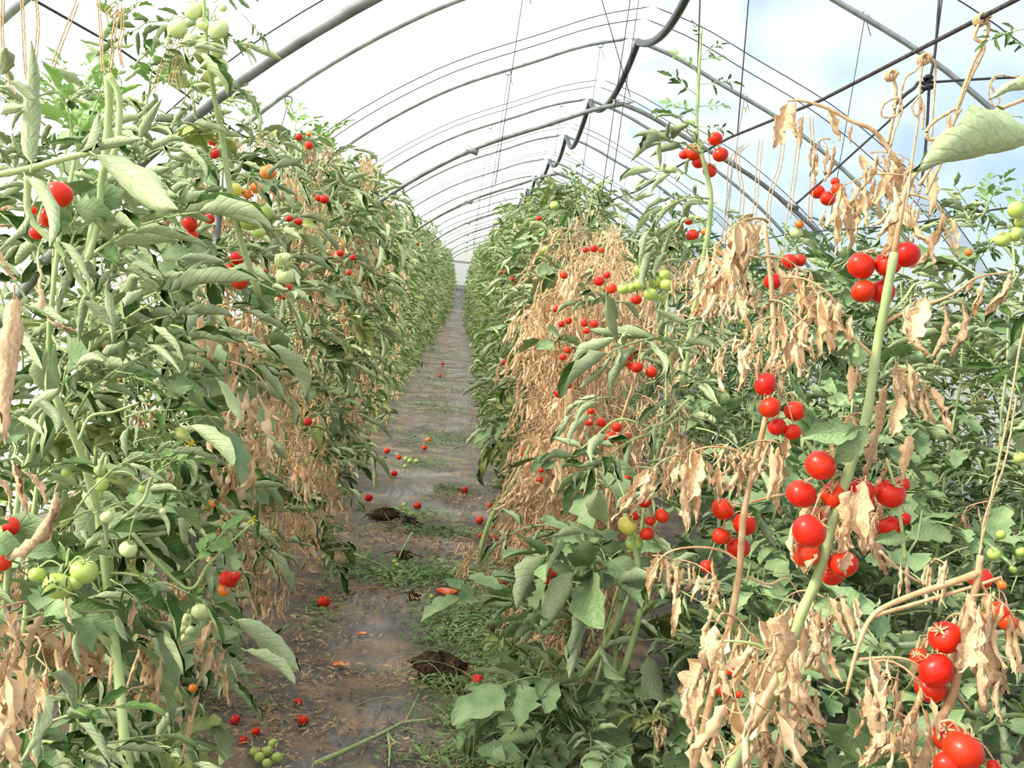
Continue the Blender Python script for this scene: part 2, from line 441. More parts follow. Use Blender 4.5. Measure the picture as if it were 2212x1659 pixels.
# ------------------------------------------------------------------ leaves
def leaflet(rng, L, W, roll=2.2, bend=.5, twist=.3, ns=8, nt=6, lobe=.12, crumple=.0, blunt=.6):
    s = np.linspace(0, 1, ns + 1); t = np.linspace(-1, 1, nt + 1)
    w = s ** blunt * (1 - s) ** .8; w = w / w.max() * W * .5
    w[0] = W * .03; w[-1] = W * .015
    S, Tt = np.meshgrid(s, t, indexing='ij')
    w2 = w[:, None] * (1 + lobe * np.abs(Tt) ** 2 * np.sin(S * 21 + rng.uniform(0, 6)) + .06 * rng.normal(size=S.shape) * np.abs(Tt))
    rl = roll * (.75 + .5 * rng.random()) * (1 + .25 * np.sin(S * 4 + rng.uniform(0, 6)))
    rl = np.maximum(rl, .05); th = Tt * rl; r = w2 / rl
    asym = rng.normal(0, .12)
    x = r * np.sin(th + asym * Tt ** 2); z = r * (1 - np.cos(th))
    tw = twist * S; x, z = x * np.cos(tw) - z * np.sin(tw), x * np.sin(tw) + z * np.cos(tw)
    ph = bend * s ** 1.3 + .12 * np.sin(s * 7 + rng.uniform(0, 6)); ds = L / ns
    cy = np.r_[0, np.cumsum(np.cos(ph[:-1]) * ds)]; cz = -np.r_[0, np.cumsum(np.sin(ph[:-1]) * ds)]
    lat = np.cumsum(rng.normal(0, .05, ns + 1)) * L * .25
    G = np.zeros((ns + 1, nt + 1, 3))
    G[..., 0] = x + lat[:, None]
    G[..., 1] = cy[:, None] + z * np.sin(ph)[:, None]
    G[..., 2] = cz[:, None] + z * np.cos(ph)[:, None]
    if crumple: G += rng.normal(0, crumple * W, G.shape) * (np.minimum(1, S * 4))[..., None]
    return G
def put_leaflet(mb, G, X, top, under, thick=.0007):
    Gw = G.reshape(-1, 3) @ X[:, :3].T + X[:, 3]; Gw = Gw.reshape(G.shape)
    du = np.gradient(Gw, axis=0); dv = np.gradient(Gw, axis=1)
    n = np.cross(dv, du); n /= np.linalg.norm(n, axis=2)[..., None] + 1e-9      # towards the concave (upper) side
    if thick is None:
        mb.grid(Gw, under); return
    mb.grid(Gw + n * thick, top, flip=True)
    mb.grid(Gw, under)

def compound(seed, roll=2.2, R=.26, droop=.7, mats=(0, 1, 2), ns=8, nt=6, Ls=.105, lobe=.14, pairs=3, hang=0.35, crumple=.01, width=.5, small=True):
    """a pinnate leaf growing along +Y: stalk, paired leaflets, end leaflet. materials: 0 top, 1 underside, 2 stalk"""
    rng = np.random.default_rng(seed); mb = MB()
    s = np.linspace(0, 1, 9); ph = droop * (s ** 1.2) - .25
    y = np.r_[0, np.cumsum(np.cos(ph[:-1])) * R / 8]; z = np.r_[0, -np.cumsum(np.sin(ph[:-1])) * R / 8]
    xo = np.cumsum(rng.normal(0, .03, 9)) * R
    pts = np.c_[xo, y, z]; mb.tube(pts, np.linspace(.0034, .0014, 9), 5, mats[2])
    def at(q):
        return np.array([np.interp(q, s, pts[:, k]) for k in range(3)]), float(np.interp(q, s, ph))
    qs = np.linspace(.36, .86, pairs)
    for q in qs:
        for sd in (-1, 1):
            if rng.random() < .07: continue
            p, a = at(min(.98, q + rng.uniform(-.05, .05)))
            L = Ls * (.75 + .35 * math.sin(q * 3)) * rng.uniform(.8, 1.25)
            d = rotz(-sd * rng.uniform(.7, 1.25)) @ np.array([0, 1, 0.0]); d = d + np.array([0, 0, -math.sin(a) * .5 + rng.normal(0, .35)])
            X = xf(frame(d, (rng.normal(0, .35), rng.normal(0, .35), 1)), p)
            st = p + d / np.linalg.norm(d) * .012; mb.tube([p, st], .0011, 3, mats[2], cap=False)
            put_leaflet(mb, leaflet(rng, L, L * width * rng.uniform(.85, 1.15), roll, rng.normal(hang, .4), rng.normal(0, .5), ns, nt, lobe, crumple), xf(X[:, :3], st), mats[0], mats[1])
    if small:
        for q in np.linspace(.45, .8, 2):
            for sd in (-1, 1):
                p, a = at(q + rng.uniform(-.04, .04)); L = Ls * .3 * rng.uniform(.7, 1.3)
                d = rotz(-sd * 1.2) @ np.array([0, 1, 0.0]) + np.array([0, 0, rng.normal(0, .3)])
                put_leaflet(mb, leaflet(rng, L, L * .6, roll * .6, .3, .2, 4, 4, lobe), xf(frame(d), p), mats[0], mats[1])
    p, a = at(1.0); L = Ls * rng.uniform(1.15, 1.5)
    d = np.array([rng.normal(0, .15), math.cos(a), -math.sin(a)])
    put_leaflet(mb, leaflet(rng, L, L * width * 1.05, roll, rng.normal(hang, .3), rng.normal(0, .4), ns + 1, nt, lobe, crumple), xf(frame(d), p), mats[0], mats[1])
    return mb
def dried(seed, R=.16, n=8, Ls=.10, spread=.05, mats=(0, 1), ns=9, nt=4, wlo=.22, whi=.36):
    """a withered leaf: thin stalk going out along +Y, shrivelled leaflets hanging down"""
    rng = np.random.default_rng(seed + 500); mb = MB()
    s = np.linspace(0, 1, 7); ph = 1.5 * s ** 1.1 - .15
    y = np.r_[0, np.cumsum(np.cos(ph[:-1])) * R / 6]; z = np.r_[0, -np.cumsum(np.sin(ph[:-1])) * R / 6]
    pts = np.c_[np.cumsum(rng.normal(0, .06, 7)) * R, y, z]; mb.tube(pts, np.linspace(.003, .0012, 7), 4, mats[1])
    for k in range(n):
        q = .25 + .75 * k / max(1, n - 1)
        p = np.array([np.interp(q, s, pts[:, j]) for j in range(3)])
        L = Ls * rng.uniform(.55, 1.35)
        d = np.array([rng.normal(0, .22), rng.normal(.08, .22), -1.0]); off = rng.normal(0, spread * .35, 3); off[2] = -abs(off[2])
        mb.tube([p, p + off * .6 + [0, 0, -.004], p + off], .001, 3, mats[1], cap=False)
        up = rng.normal(0, 1, 3); up[2] = 0
        G = leaflet(rng, L, L * rng.uniform(wlo, whi), rng.uniform(1.5, 3.2), rng.normal(0, .9), rng.normal(0, 3.0), ns, nt, .3, .09, blunt=.45)
        put_leaflet(mb, G, xf(frame(d, up), p + off), mats[0], mats[0], None)
    return mb

LEAF = {'roll': [], 'flat': [], 'dry': [], 'young': [], 'yellow': [], 'leaflet': [], 'dryleaflet': [], 'sparse': [], 'tight': []}
for k in range(10):
    LEAF['roll'].append(compound(k, roll=2.3 + .15 * (k % 5), R=.19 + .012 * k, droop=.4 + .09 * k, hang=.3, Ls=.09, width=.55, pairs=3 + k % 2).mesh('rolled_leaf', ['upper', 'under', 'stem']))
for k in range(5):
    LEAF['tight'].append(compound(60 + k, roll=3.0, R=.2 + .02 * k, droop=.6 + .15 * k, hang=.15, width=.5, Ls=.10).mesh('tight_leaf', ['upper', 'under', 'stem']))
for k in range(6):
    LEAF['flat'].append(compound(20 + k, roll=.55, R=.2 + .02 * k, droop=.5 + .1 * k, mats=(0, 1, 2), lobe=.22, width=.66, hang=.5).mesh('flat_leaf', ['flat', 'under' if k % 2 else 'flat', 'stem']))
for k in range(3):
    LEAF['young'].append(compound(40 + k, roll=.8, R=.13 + .02 * k, droop=.3, Ls=.045, lobe=.3, width=.45).mesh('young_leaf', ['young', 'young', 'stem']))
for k in range(3):
    LEAF['sparse'].append(compound(80 + k, roll=1.6, R=.2 + .02 * k, droop=.5, Ls=.075, lobe=.2, width=.36).mesh('sparse_leaf', ['upper', 'flat', 'stem']))
for k in range(4):
    LEAF['yellow'].append(compound(30 + k, roll=1.2, R=.2, droop=1.1, hang=.8, crumple=.03).mesh('yellowing_leaf', ['yellow', 'under' if k % 2 else 'yellow', 'stem']))
for k in range(8):
    LEAF['dry'].append(dried(k, R=.12 + .012 * k, n=7 + k % 4, Ls=.095 + .006 * (k % 4)).mesh('withered_leaf', ['dry', 'drystem']))
LEAF['dryfine'] = [dried(40 + k, R=.13 + .015 * k, n=15, Ls=.075 + .004 * k, spread=.08, ns=6, nt=3, wlo=.15, whi=.28).mesh('withered_leaf', ['dry', 'drystem']) for k in range(6)]
def single(seed, roll, width, mats, crumple=.008, twist=.5, bend=.3, nt=8, ns=12, thick=.0007, lobe=.1):
    rng = np.random.default_rng(seed); mb = MB()
    put_leaflet(mb, leaflet(rng, 1.0, width, roll, bend, twist, ns, nt, lobe, crumple), xf(np.eye(3), (0, 0, 0)), 0, 1, None if thick is None else .006)
    s = np.linspace(0, 1, 6); mb.tube(np.c_[0 * s, -.08 + .1 * s, 0 * s], .012, 5, 2)
    return mb.mesh('leaflet', mats)
for k in range(5):
    LEAF['leaflet'].append(single(k, 2.3 + .2 * k, .62, ['upper', 'under', 'stem'], twist=.6 * (-1) ** k, bend=.25 * (k - 1)))
for k in range(5):
    LEAF['dryleaflet'].append(single(100 + k, 1.5 + .35 * k, .44, ['dry', 'dry', 'drystem'], crumple=.035, twist=1.1 * (-1) ** k, bend=.45 * (k - 2), lobe=.3, ns=14))
LF_FLAT = [single(200 + k, 1.0, .56, ['flat', 'under', 'stem'], bend=.6, twist=.4, lobe=.12, crumple=.012) for k in range(3)]

def far_foliage(seed, dryness, h, n=430, wx=.42, wy=.42, fruit=0, light=.55):
    rng = np.random.default_rng(900 + seed); mb = MB()
    for k in range(n):
        z = h * (1 - rng.random() ** 1.15 * .97)
        a = rng.uniform(0, 2 * math.pi); q = rng.uniform(.35, 1.0) ** .6
        taper = (.55 + .45 * min(1, (h - z) / .7)) * (.75 + .25 * min(1, z / .5))
        p = np.array([wx * q * math.cos(a) * taper, wy * q * math.sin(a) * taper, z])
        dry = rng.random() < dryness * (1.15 if z < h * .8 else .6)
        L = rng.uniform(.08, .155)
        if dry:
            d = np.array([rng.normal(0, .3), rng.normal(0, .3), -1.0]); up = rng.normal(0, 1, 3)
            G = leaflet(rng, L * 1.05, L * .33, rng.uniform(1.2, 2.6), rng.normal(0, .5), rng.normal(0, 1.8), 4, 3, .25, .06); m = 2
        else:
            d = np.array([math.cos(a), math.sin(a), rng.normal(-.25, .45)]) + rng.normal(0, .35, 3); up = np.array([0, 0, 1]) + rng.normal(0, .3, 3)
            G = leaflet(rng, L, L * rng.uniform(.34, .5), rng.uniform(1.6, 2.8), rng.normal(.35, .4), rng.normal(0, .5), 4, 5, .1, .0)
            m = 1 if rng.random() < light else (0 if rng.random() < .8 else 3)
        put_leaflet(mb, G, xf(frame(d, up), p), 0, m, None)
    # a thin leader shoot on top
    for k in range(5):
        z = h + rng.uniform(-.05, .25); d = np.array([rng.normal(), rng.normal(), .5]); L = .07
        put_leaflet(mb, leaflet(rng, L, L * .4, 1.4, .3, .2, 4, 3), xf(frame(d), (rng.normal(0, .03), rng.normal(0, .03), z)), 0, 1, None)
    return mb.mesh('foliage', ['upper', 'under', 'dry', 'yellow'])
FAR = {'green': [far_foliage(k, .04, 2.15 + .06 * k) for k in range(5)],
       'mixed': [far_foliage(10 + k, .3, 2.2 + .05 * k) for k in range(2)],
       'dry': [far_foliage(20 + k, .9, 2.1, n=520) for k in range(2)]}

def stem_mesh(seed, h, r0=.009, r1=.004, mat='stem', wob=.03):
    rng = np.random.default_rng(seed + 77); n = 12; z = np.linspace(0, h, n)
    p = np.c_[np.cumsum(rng.normal(0, wob * .5, n)), np.cumsum(rng.normal(0, wob * .5, n)), z]; p[0, :2] = 0
    mb = MB(); mb.tube(p, np.linspace(r0, r1, n), 6); return mb.mesh('stem', [mat]), p
FAR_STEM = [stem_mesh(k, 2.2)[0] for k in range(3)]; FAR_STEM_DRY = stem_mesh(9, 2.0, mat='drystem')[0]

def far_plant(x, y, kind, label, group, rnd, zs=1.0):
    t = thing('tomato_plant', (x, y, 0), label, 'plant', group)
    t.rotation_euler = (0, 0, rnd.uniform(0, 6.28)); s = rnd.uniform(.92, 1.08) * zs; t.scale = (1, 1, s)
    link('stem', FAR_STEM_DRY if kind == 'dry' else rnd.choice(FAR_STEM), t)
    tag(link('foliage', rnd.choice(FAR[kind]), t), kind='stuff')
    return t
def near_plant(x, y, label, seed, h=2.2, n=46, dry=.1, kinds=('roll', 'roll', 'roll', 'tight', 'roll', 'roll', 'tight', 'yellow', 'flat'), group=None, side=0.0, scale=1.0, stem='stem', zmin=.12, top=True, hollow=0.0, dry_low=True):
    """plant whose leaves are objects; side: direction (angle) that most leaves face"""
    rnd = random.Random(seed); rg = np.random.default_rng(seed)
    t = thing('tomato_plant', (x, y, 0), label, 'plant', group)
    me, path = stem_mesh(seed, h, mat=stem); link('stem', me, t)
    for k in range(n):
        z = zmin + (h - zmin) * (k + rnd.random()) / n
        a = rnd.gauss(side, 1.5) if rnd.random() < .8 else rnd.uniform(0, 6.28)
        px, py = np.interp(z, path[:, 2], path[:, 0]), np.interp(z, path[:, 2], path[:, 1])
        pd = (.97 if z < h * .8 else .9) if dry > .9 else dry * (1.5 if (dry_low and z < h * .45) else .85)
        isdry = rnd.random() < pd
        sc = rnd.uniform(.8, 1.25) * scale
        if z > h * .88: sc *= .75
        if isdry:
            R = rotz(a - math.pi / 2) @ rotx(rnd.gauss(.0, .25)); me = rnd.choice(LEAF['dryfine' if dry > .4 else 'dry']); nm = 'withered_leaf'; sc *= 1.05
        else:
            el = rnd.gauss(.25 if z > h * .6 else -.15, .4)
            d = np.array([math.cos(a) * math.cos(el), math.sin(a) * math.cos(el), math.sin(el)])
            R = frame(d, (rnd.gauss(0, .25), rnd.gauss(0, .25), 1)); me = rnd.choice(LEAF[rnd.choice(kinds)]); nm = 'leaf'
        r0 = rnd.uniform(.0, hollow) if hollow else 0
        p = (px + math.cos(a) * r0, py + math.sin(a) * r0, z)
        link(nm, me, t, mw=mat4(R, p, sc))
    if top:
        for k in range(3):
            a = rnd.uniform(0, 6.28); d = np.array([math.cos(a), math.sin(a), rnd.uniform(.6, 1.6)])
            link('young_leaf', rnd.choice(LEAF['young']), t, mw=mat4(frame(d), (path[-1, 0], path[-1, 1], h), rnd.uniform(.7, 1.1)))
    return t
def leaf_px(parent, kind, b, tip, d, d2=None, up=(0, 0, 1), name='leaf', width=1.0, rnd=random.Random(3), me=None, grow=None):
    """hang a leaf on a plant: base and tip given where they are seen, d metres down the tunnel"""
    a = P(b[0], b[1], d); c = P(tip[0], tip[1], d if d2 is None else d2)
    me = me or rnd.choice(LEAF[kind])
    if grow is None:
        grow = max(v.co.length for v in me.vertices)
    L = np.linalg.norm(c - a); s = L / grow
    R = frame(c - a, up); R = R * np.array([width, 1, width])[None, :]
    base = np.array(parent.location)
    return link(name, me, parent, mw=mat4(R, a - base, s))
def dry_px(parent, top, length, d, rnd, width=1.0, me=None, name='withered_leaf'):
    """a withered leaf hanging from a seen point; length in pixels of the photograph"""
    a = P(top[0], top[1], d); me = me or rnd.choice(LEAF['dry'])
    zs = -min(v.co.z for v in me.vertices); s = length * d / FPX / zs
    R = rotz(rnd.uniform(0, 6.28)); R = R * np.array([width, width, 1])[None, :]
    return link(name, me, parent, mw=mat4(R, a - np.array(parent.location), s))
def hang_px(parent, top, bot, d, rnd, width=1.0):
    """one shrivelled leaflet between two seen points"""
    return leaf_px(parent, 'dryleaflet', top, bot, d, d + rnd.uniform(-.03, .03), up=(rnd.gauss(0, 1), rnd.gauss(0, 1), .1), name='withered_leaflet', width=width, rnd=rnd)
def stem_px(parent, pts, d, r0, r1, mat='stem', name='stem', n=28, sides=8):
    """pts: (px, py[, depth])"""
    Q = spline(np.array([P(p[0], p[1], p[2] if len(p) > 2 else d) for p in pts]), n) - np.array(parent.location)
    mb = MB(); mb.tube(Q, np.linspace(r0, r1, len(Q)) * (1 + .06 * np.sin(np.arange(len(Q)) * 1.9)), sides)
    return link(name, mb.mesh(name, [mat]), parent)

RND = random.Random(11)
PL = {}
# ---- rows: far plants
for side, x0, ylo, yhi, step in (('L', -.98, 8.0, 47, .5), ('R', .72, 7.1, 47, .5), ('R2', 2.05, 10.0, 18, .7), ('R3', 3.12, 4.4, 13, .42)):
    y = ylo
    while y < yhi:
        kind = 'green'
        if side == 'L' and y < 13 and RND.random() < .3: kind = 'mixed'
        if side == 'R' and RND.random() < .06: kind = 'mixed'
        row = {'L': 'row against the white film', 'R': 'row beside the support wire', 'R2': 'row nearest the bluish film', 'R3': 'outermost row behind, along the film foot'}[side]
        dist = 'farther' if y < 20 else 'hazy distant'
        xf_ = x0 + (.14 if x0 < 0 else -.12) * min(1, max(0, (y - 18) / 14)) * (side in 'LR')
        far_plant(xf_ + RND.gauss(0, .05), y, kind, f'{dist} rolled-leaf tomato plant packed in the {row}', f'{dist} plants in the {row}', RND, zs=.78 if side == 'R3' else 1.0)
        y += step * RND.uniform(.85, 1.15)
for k in range(9):
    far_plant(-1.72 + RND.gauss(0, .05), 2.7 + .55 * k, 'green', 'shorter tomato plant behind the row against the white film', 'shorter plants behind the row against the white film', RND, zs=.6)
for k in range(9):
    far_plant(2.65 + RND.gauss(0, .08), 4.3 + .55 * k, 'green', 'short bushy plant between the two rows by the bluish film', 'short bushy plants by the bluish film', RND, zs=.42)
# ---- rows: plants whose leaves can be told apart
for k, y in enumerate([2.55, 2.95, 3.4, 3.85, 4.3, 4.75, 5.2, 5.7, 6.2, 6.75, 7.3, 7.8]):
    dr = [.02, .06, .15, .35, .5, .55, .5, .4, .3, .2, .15, .1][k]
    near_plant((-1.0 if y < 4 else -.93) + RND.gauss(0, .05), y, f'{ORD[k + 1]} tomato plant from the camera in the row against the white film', 100 + k,
               h=[1.85, 1.95, 2.05, 2.1, 2.1, 2.15, 2.2, 2.2, 2.2, 2.25, 2.25, 2.25][k], n=[46, 52, 70, 76, 80, 80, 80, 80, 80, 80, 80, 80][k], dry=dr, side=-.45, group='plants of the row against the white film', hollow=.22)
for k, y in enumerate([3.75, 4.15, 4.5, 4.85, 5.2, 5.55, 5.95, 6.35, 6.75]):
    dr = [.8, .95, .98, .98, .98, .95, .92, .2, .08][k]
    lab = f'{ORD[k]} withered brown tomato plant of the dry patch beside the path' if 0 < k < 7 else ('half withered tomato plant at the near end of the dry patch' if k == 0 else f'{["first", "second"][k - 7]} green tomato plant just beyond the dry patch')
    near_plant(.62 + RND.gauss(0, .04), y, lab, 200 + k, h=[1.8, 1.8, 1.88, 1.8, 1.95, 1.8, 1.85, 2.15, 2.15][k], n=74 if 0 < k < 7 else 56, dry=dr, side=math.pi + .5, group='plants of the dry patch', hollow=.18,
               stem='drystem' if dr > .6 else 'stem', top=dr < .6, dry_low=dr < .6)
for k, y in enumerate([3.5, 4.0, 4.5, 5.0, 5.5, 6.05, 6.6, 7.2, 7.9, 8.7, 9.4]):
    near_plant(2.05 + RND.gauss(0, .08), y, f'{ORD[k]} green tomato plant from the camera in the row nearest the bluish film', 300 + k, h=2.0 + RND.uniform(-.1, .15), n=52, dry=.02,
               kinds=('roll', 'flat', 'roll', 'tight', 'sparse'), side=math.pi + .6, group='plants of the row nearest the bluish film', hollow=.2)
for k, (x, y, h) in enumerate([(1.25, 2.75, .75), (1.45, 3.3, 1.0), (1.2, 3.7, 1.15), (1.6, 4.1, 1.3), (1.3, 4.6, 1.2), (1.05, 2.45, .5), (1.0, 3.2, .8), (1.55, 2.75, .9)]):
    lab = ['low leafy plant at the foot of the big ripe truss', 'low broad-leaved plant beside the hanging jute string', 'low leafy plant behind the cluster with the cracked tomato', 'bushy low plant below the row nearest the bluish film',
           'bushy low plant deep behind the withered leaves', 'smallest leafy plant under the lower ripe tomatoes', 'low leafy plant between brown stem and dry patch', 'broad-leaved plant with small green tomatoes near the string'][k]
    near_plant(x, y, lab, 400 + k, h=h, n=30, dry=.02, kinds=('flat', 'flat', 'flat', 'roll'), side=math.pi + .8, scale=1.0, top=False, group='low leafy plants behind the withered stems', hollow=.28, zmin=.08)

# ------------------------------------------------------------------ the plants nearest the camera
rh = random.Random(5)
# -- big plant at the white-film side, nearest the camera
pl = near_plant(-.80, 1.95, 'nearest green tomato plant, large rolled leaves, against the white film', 1, h=1.75, n=40, dry=.06, side=.2, hollow=.16, scale=1.0, kinds=('roll', 'tight', 'roll', 'flat', 'sparse'))
PL['near'] = pl
stem_px(pl, [(290, 1740, 1.9), (268, 1590, 1.95), (256, 1450, 2.0), (235, 1300, 2.08), (222, 1180, 2.1), (205, 1080, 2.1), (160, 940, 2.05), (118, 855, 2.0)], 2.0, .011, .007, sides=6)
stem_px(pl, [(190, 560), (205, 470), (222, 380), (235, 240), (232, 165)], 2.0, .0085, .007)
stem_px(pl, [(190, 560), (212, 480), (222, 370), (250, 320), (258, 215), (235, 160)], 1.95, .006, .006, name='side_shoot')
stem_px(pl, [(60, 380), (65, 470), (130, 540), (190, 640), (205, 690)], 1.6, .006, .003, name='side_shoot')
stem_px(pl, [(-20, 380), (60, 365), (130, 345), (215, 325)], 1.45, .005, .004, name='leaf_stalk')
stem_px(pl, [(170, 950), (195, 900), (245, 890), (300, 870)], 1.8, .003, .002, name='leaf_stalk')
stem_px(pl, [(265, 1120), (310, 1080), (330, 1030), (385, 1000)], 1.9, .004, .002, name='side_shoot')
stem_px(pl, [(275, 1140), (400, 1270), (450, 1220), (500, 1170), (545, 1130)], 2.1, .004, .002, name='side_shoot')
for b, t_, d, w in [((68, 352), (92, 92), 1.38, .75), ((205, 335), (376, 447), 1.42, .85), ((175, 330), (213, 240), 1.42, .7), ((210, 322), (310, 298), 1.45, .8), ((190, 345), (300, 345), 1.46, .6),
                    ((58, 385), (150, 545), 1.4, .7), ((20, 175), (75, 215), 1.35, 1.1), ((0, 160), (8, 100), 1.3, 1.2), ((0, 245), (50, 230), 1.4, 1.0), ((60, 460), (0, 560), 1.45, .7), ((130, 520), (200, 620), 1.6, .6),
                    ((75, 870), (150, 945), 1.5, 1.0), ((75, 860), (0, 865), 1.5, .7), ((60, 660), (145, 700), 1.5, .9), ((180, 650), (240, 705), 1.55, 1.1), ((185, 640), (160, 720), 1.55, .7), ((270, 660), (315, 620), 1.7, 1.0),
                    ((230, 620), (245, 745), 1.65, .6), ((165, 790), (245, 775), 1.6, .9), ((320, 745), (400, 810), 1.8, .8), ((330, 705), (400, 775), 1.8, .7), ((410, 920), (515, 1000), 2.0, .9), ((470, 820), (525, 905), 2.2, .9),
                    ((510, 1340), (650, 1440), 2.1, .9), ((530, 1405), (645, 1470), 2.1, .9), ((110, 1455), (165, 1520), 1.7, .9), ((80, 1640), (95, 1520), 1.6, .9), ((170, 1560), (240, 1650), 1.7, .9), ((100, 1500), (60, 1660), 1.55, .9),
                    ((320, 1060), (400, 1055), 1.9, .9), ((100, 760), (105, 850), 1.5, .8), ((150, 600), (150, 540), 1.6, .9), ((280, 570), (350, 600), 1.9, .8), ((390, 560), (480, 560), 2.2, .8), ((300, 300), (350, 210), 2.0, .8),
                    ((40, 735), (90, 800), 1.5, .9), ((250, 1330), (280, 1390), 1.85, .7), ((165, 1370), (160, 1440), 1.7, 1.0), ((230, 1180), (215, 1080), 1.9, .5)]:
    leaf_px(pl, 'leaflet', b, t_, d, d + rh.uniform(-.08, .08), up=(rh.gauss(0, .5), .7 + rh.gauss(0, .3), .6), name='leaflet', width=w * .82, rnd=rh)
for b, t_, d in [((300, 1000), (470, 985), 1.9), ((330, 1040), (460, 1090), 1.95), ((240, 1250), (350, 1330), 1.9), ((280, 960), (380, 930), 1.9), ((270, 900), (430, 870), 1.9), ((170, 1290), (60, 1260), 1.8), ((250, 800), (360, 850), 1.9), ((200, 780), (120, 860), 1.8)]:
    leaf_px(pl, 'sparse', b, t_, d, up=(rh.gauss(0, .3), -.5, .8), rnd=rh)
for b, t_, d in [((300, 1050), (420, 990), 1.95), ((400, 1240), (540, 1130), 2.1), ((330, 1010), (400, 960), 1.9), ((310, 1210), (330, 1290), 1.95)]:
    leaf_px(pl, 'young', b, t_, d, up=(0, -.5, .8), name='young_leaf', rnd=rh)
for tp, bt, d, w in [((30, 640), (15, 960), 1.35, .55), ((90, 590), (100, 700), 1.5, .8), ((100, 690), (165, 715), 1.5, .7), ((120, 1060), (55, 1250), 1.45, .8), ((50, 1020), (110, 1080), 1.45, 1.0), ((20, 1090), (0, 1020), 1.45, 1.0),
                     ((60, 1110), (25, 1000), 1.5, .9), ((460, 1340), (430, 1420), 2.2, 1.0), ((420, 1400), (445, 1440), 2.2, 1.0), ((240, 1420), (230, 1500), 1.9, .5), ((300, 1400), (262, 1505), 1.9, .4), ((290, 1290), (275, 1370), 1.9, .7),
                     ((350, 1420), (340, 1560), 2.1, .5), ((430, 1500), (400, 1650), 2.2, .5), ((90, 1330), (60, 1420), 1.6, .9), ((40, 1340), (20, 1480), 1.5, .7), ((70, 1440), (30, 1560), 1.5, .7), ((10, 1300), (45, 1400), 1.5, .7),
                     ((30, 1480), (60, 1600), 1.5, .6), ((140, 1290), (155, 1350), 1.7, .8), ((440, 680), (445, 780), 2.7, .9), ((470, 700), (460, 800), 2.7, .8), ((450, 850), (460, 1000), 2.6, .6), ((500, 880), (490, 960), 2.6, .8)]:
    hang_px(pl, tp, bt, d, rh, w)
for tp, ln, d in [((60, 1300), 200, 1.6), ((20, 1380), 240, 1.55), ((390, 1400), 160, 2.2), ((330, 1480), 150, 2.1), ((470, 660), 140, 2.9), ((455, 780), 200, 2.8), ((560, 920), 180, 3.2), ((480, 1020), 160, 2.9)]:
    dry_px(pl, tp, ln, d, rh)
near_plant(-.74, 1.75, 'low bushy tomato plant at the frame corner with green and withered leaves', 6, h=1.15, n=46, dry=.22, side=.3, hollow=.22, scale=.85, top=False, kinds=('roll', 'flat', 'roll', 'yellow', 'sparse'))
# tall shoot with the pale green truss above the same side
pt = near_plant(-.92, 2.75, 'tall tomato plant carrying the pale green truss at the top, against the white film', 2, h=2.1, n=34, dry=.08, side=0, hollow=.2)
PL['tall'] = pt
stem_px(pt, [(560, 640, 2.85), (510, 480, 2.75), (480, 300, 2.7), (450, 130, 2.6), (440, 0, 2.6), (440, -60, 2.6)], 2.7, .009, .004)
for b, t_, d, kd in [((450, 20), (300, 60), 2.6, 'sparse'), ((450, 60), (560, 130), 2.6, 'sparse'), ((460, 10), (590, -10), 2.6, 'sparse'), ((450, 120), (320, 130), 2.6, 'sparse'), ((455, 150), (560, 230), 2.65, 'sparse'), ((470, 200), (340, 240), 2.7, 'roll'), ((480, 250), (620, 330), 2.7, 'roll'),
                     ((440, 20), (390, -60), 2.6, 'sparse'), ((480, 320), (360, 380), 2.7, 'roll'), ((500, 380), (660, 420), 2.75, 'tight'), ((510, 460), (640, 500), 2.8, 'tight'), ((490, 340), (400, 440), 2.7, 'tight'), ((520, 520), (680, 560), 2.85, 'roll'), ((470, 180), (600, 240), 2.7, 'roll'),
                     ((520, 30), (590, 120), 2.6, 'sparse'), ((380, 40), (200, 110), 2.6, 'sparse'), ((540, 600), (700, 700), 2.9, 'roll'), ((530, 560), (400, 620), 2.85, 'roll')]:
    leaf_px(pt, kd, b, t_, d, up=(rh.gauss(0, .5), .4, .8), rnd=rh)

# -- withered plant with the great ripe truss
pw = thing('tomato_plant', (.70, 2.05, 0), 'withered tomato plant with thick pale green stem carrying the biggest ripe truss', 'plant')
PL['wither'] = pw
stem_px(pw, [(1420, 2000, 2.1), (1560, 1700, 2.0), (1640, 1545, 2.0), (1690, 1465), (1730, 1330), (1765, 1250), (1800, 1120), (1840, 1000), (1872, 900), (1893, 760), (1915, 640), (1932, 545)], 2.0, .013, .009, n=60)
stem_px(pw, [(1888, 770), (1850, 735), (1812, 705), (1790, 680)], 2.0, .0035, .002, 'drystem', 'leaf_stalk')
stem_px(pw, [(1905, 700), (1960, 672), (2050, 640), (2110, 600), (2180, 588)], 2.0, .004, .002, 'drystem', 'leaf_stalk')
stem_px(pw, [(1905, 690), (1950, 650), (1975, 615), (2000, 610)], 2.0, .004, .0015, 'stem', 'leaf_stalk')
stem_px(pw, [(1932, 545), (1945, 470), (1960, 400), (2010, 340), (2080, 280), (2150, 240), (2212, 215)], 2.0, .006, .0035, 'drystem', 'side_shoot')
stem_px(pw, [(1945, 360), (1890, 285), (1840, 262), (1790, 235), (1735, 218), (1700, 218)], 2.0, .005, .002, 'drystem', 'side_shoot')
stem_px(pw, [(1900, 1190), (1950, 1235), (2010, 1265), (2080, 1262)], 1.95, .003, .002, 'drystem', 'leaf_stalk')
stem_px(pw, [(1690, 1440), (1640, 1395), (1560, 1385), (1510, 1400)], 2.0, .004, .002, 'stem', 'leaf_stalk')
stem_px(pw, [(1955, 1210, 2.02), (1945, 1120, 2.02), (1935, 1060, 2.02), (1915, 990, 2.02)], 2.0, .004, .003, 'stem', 'side_shoot')
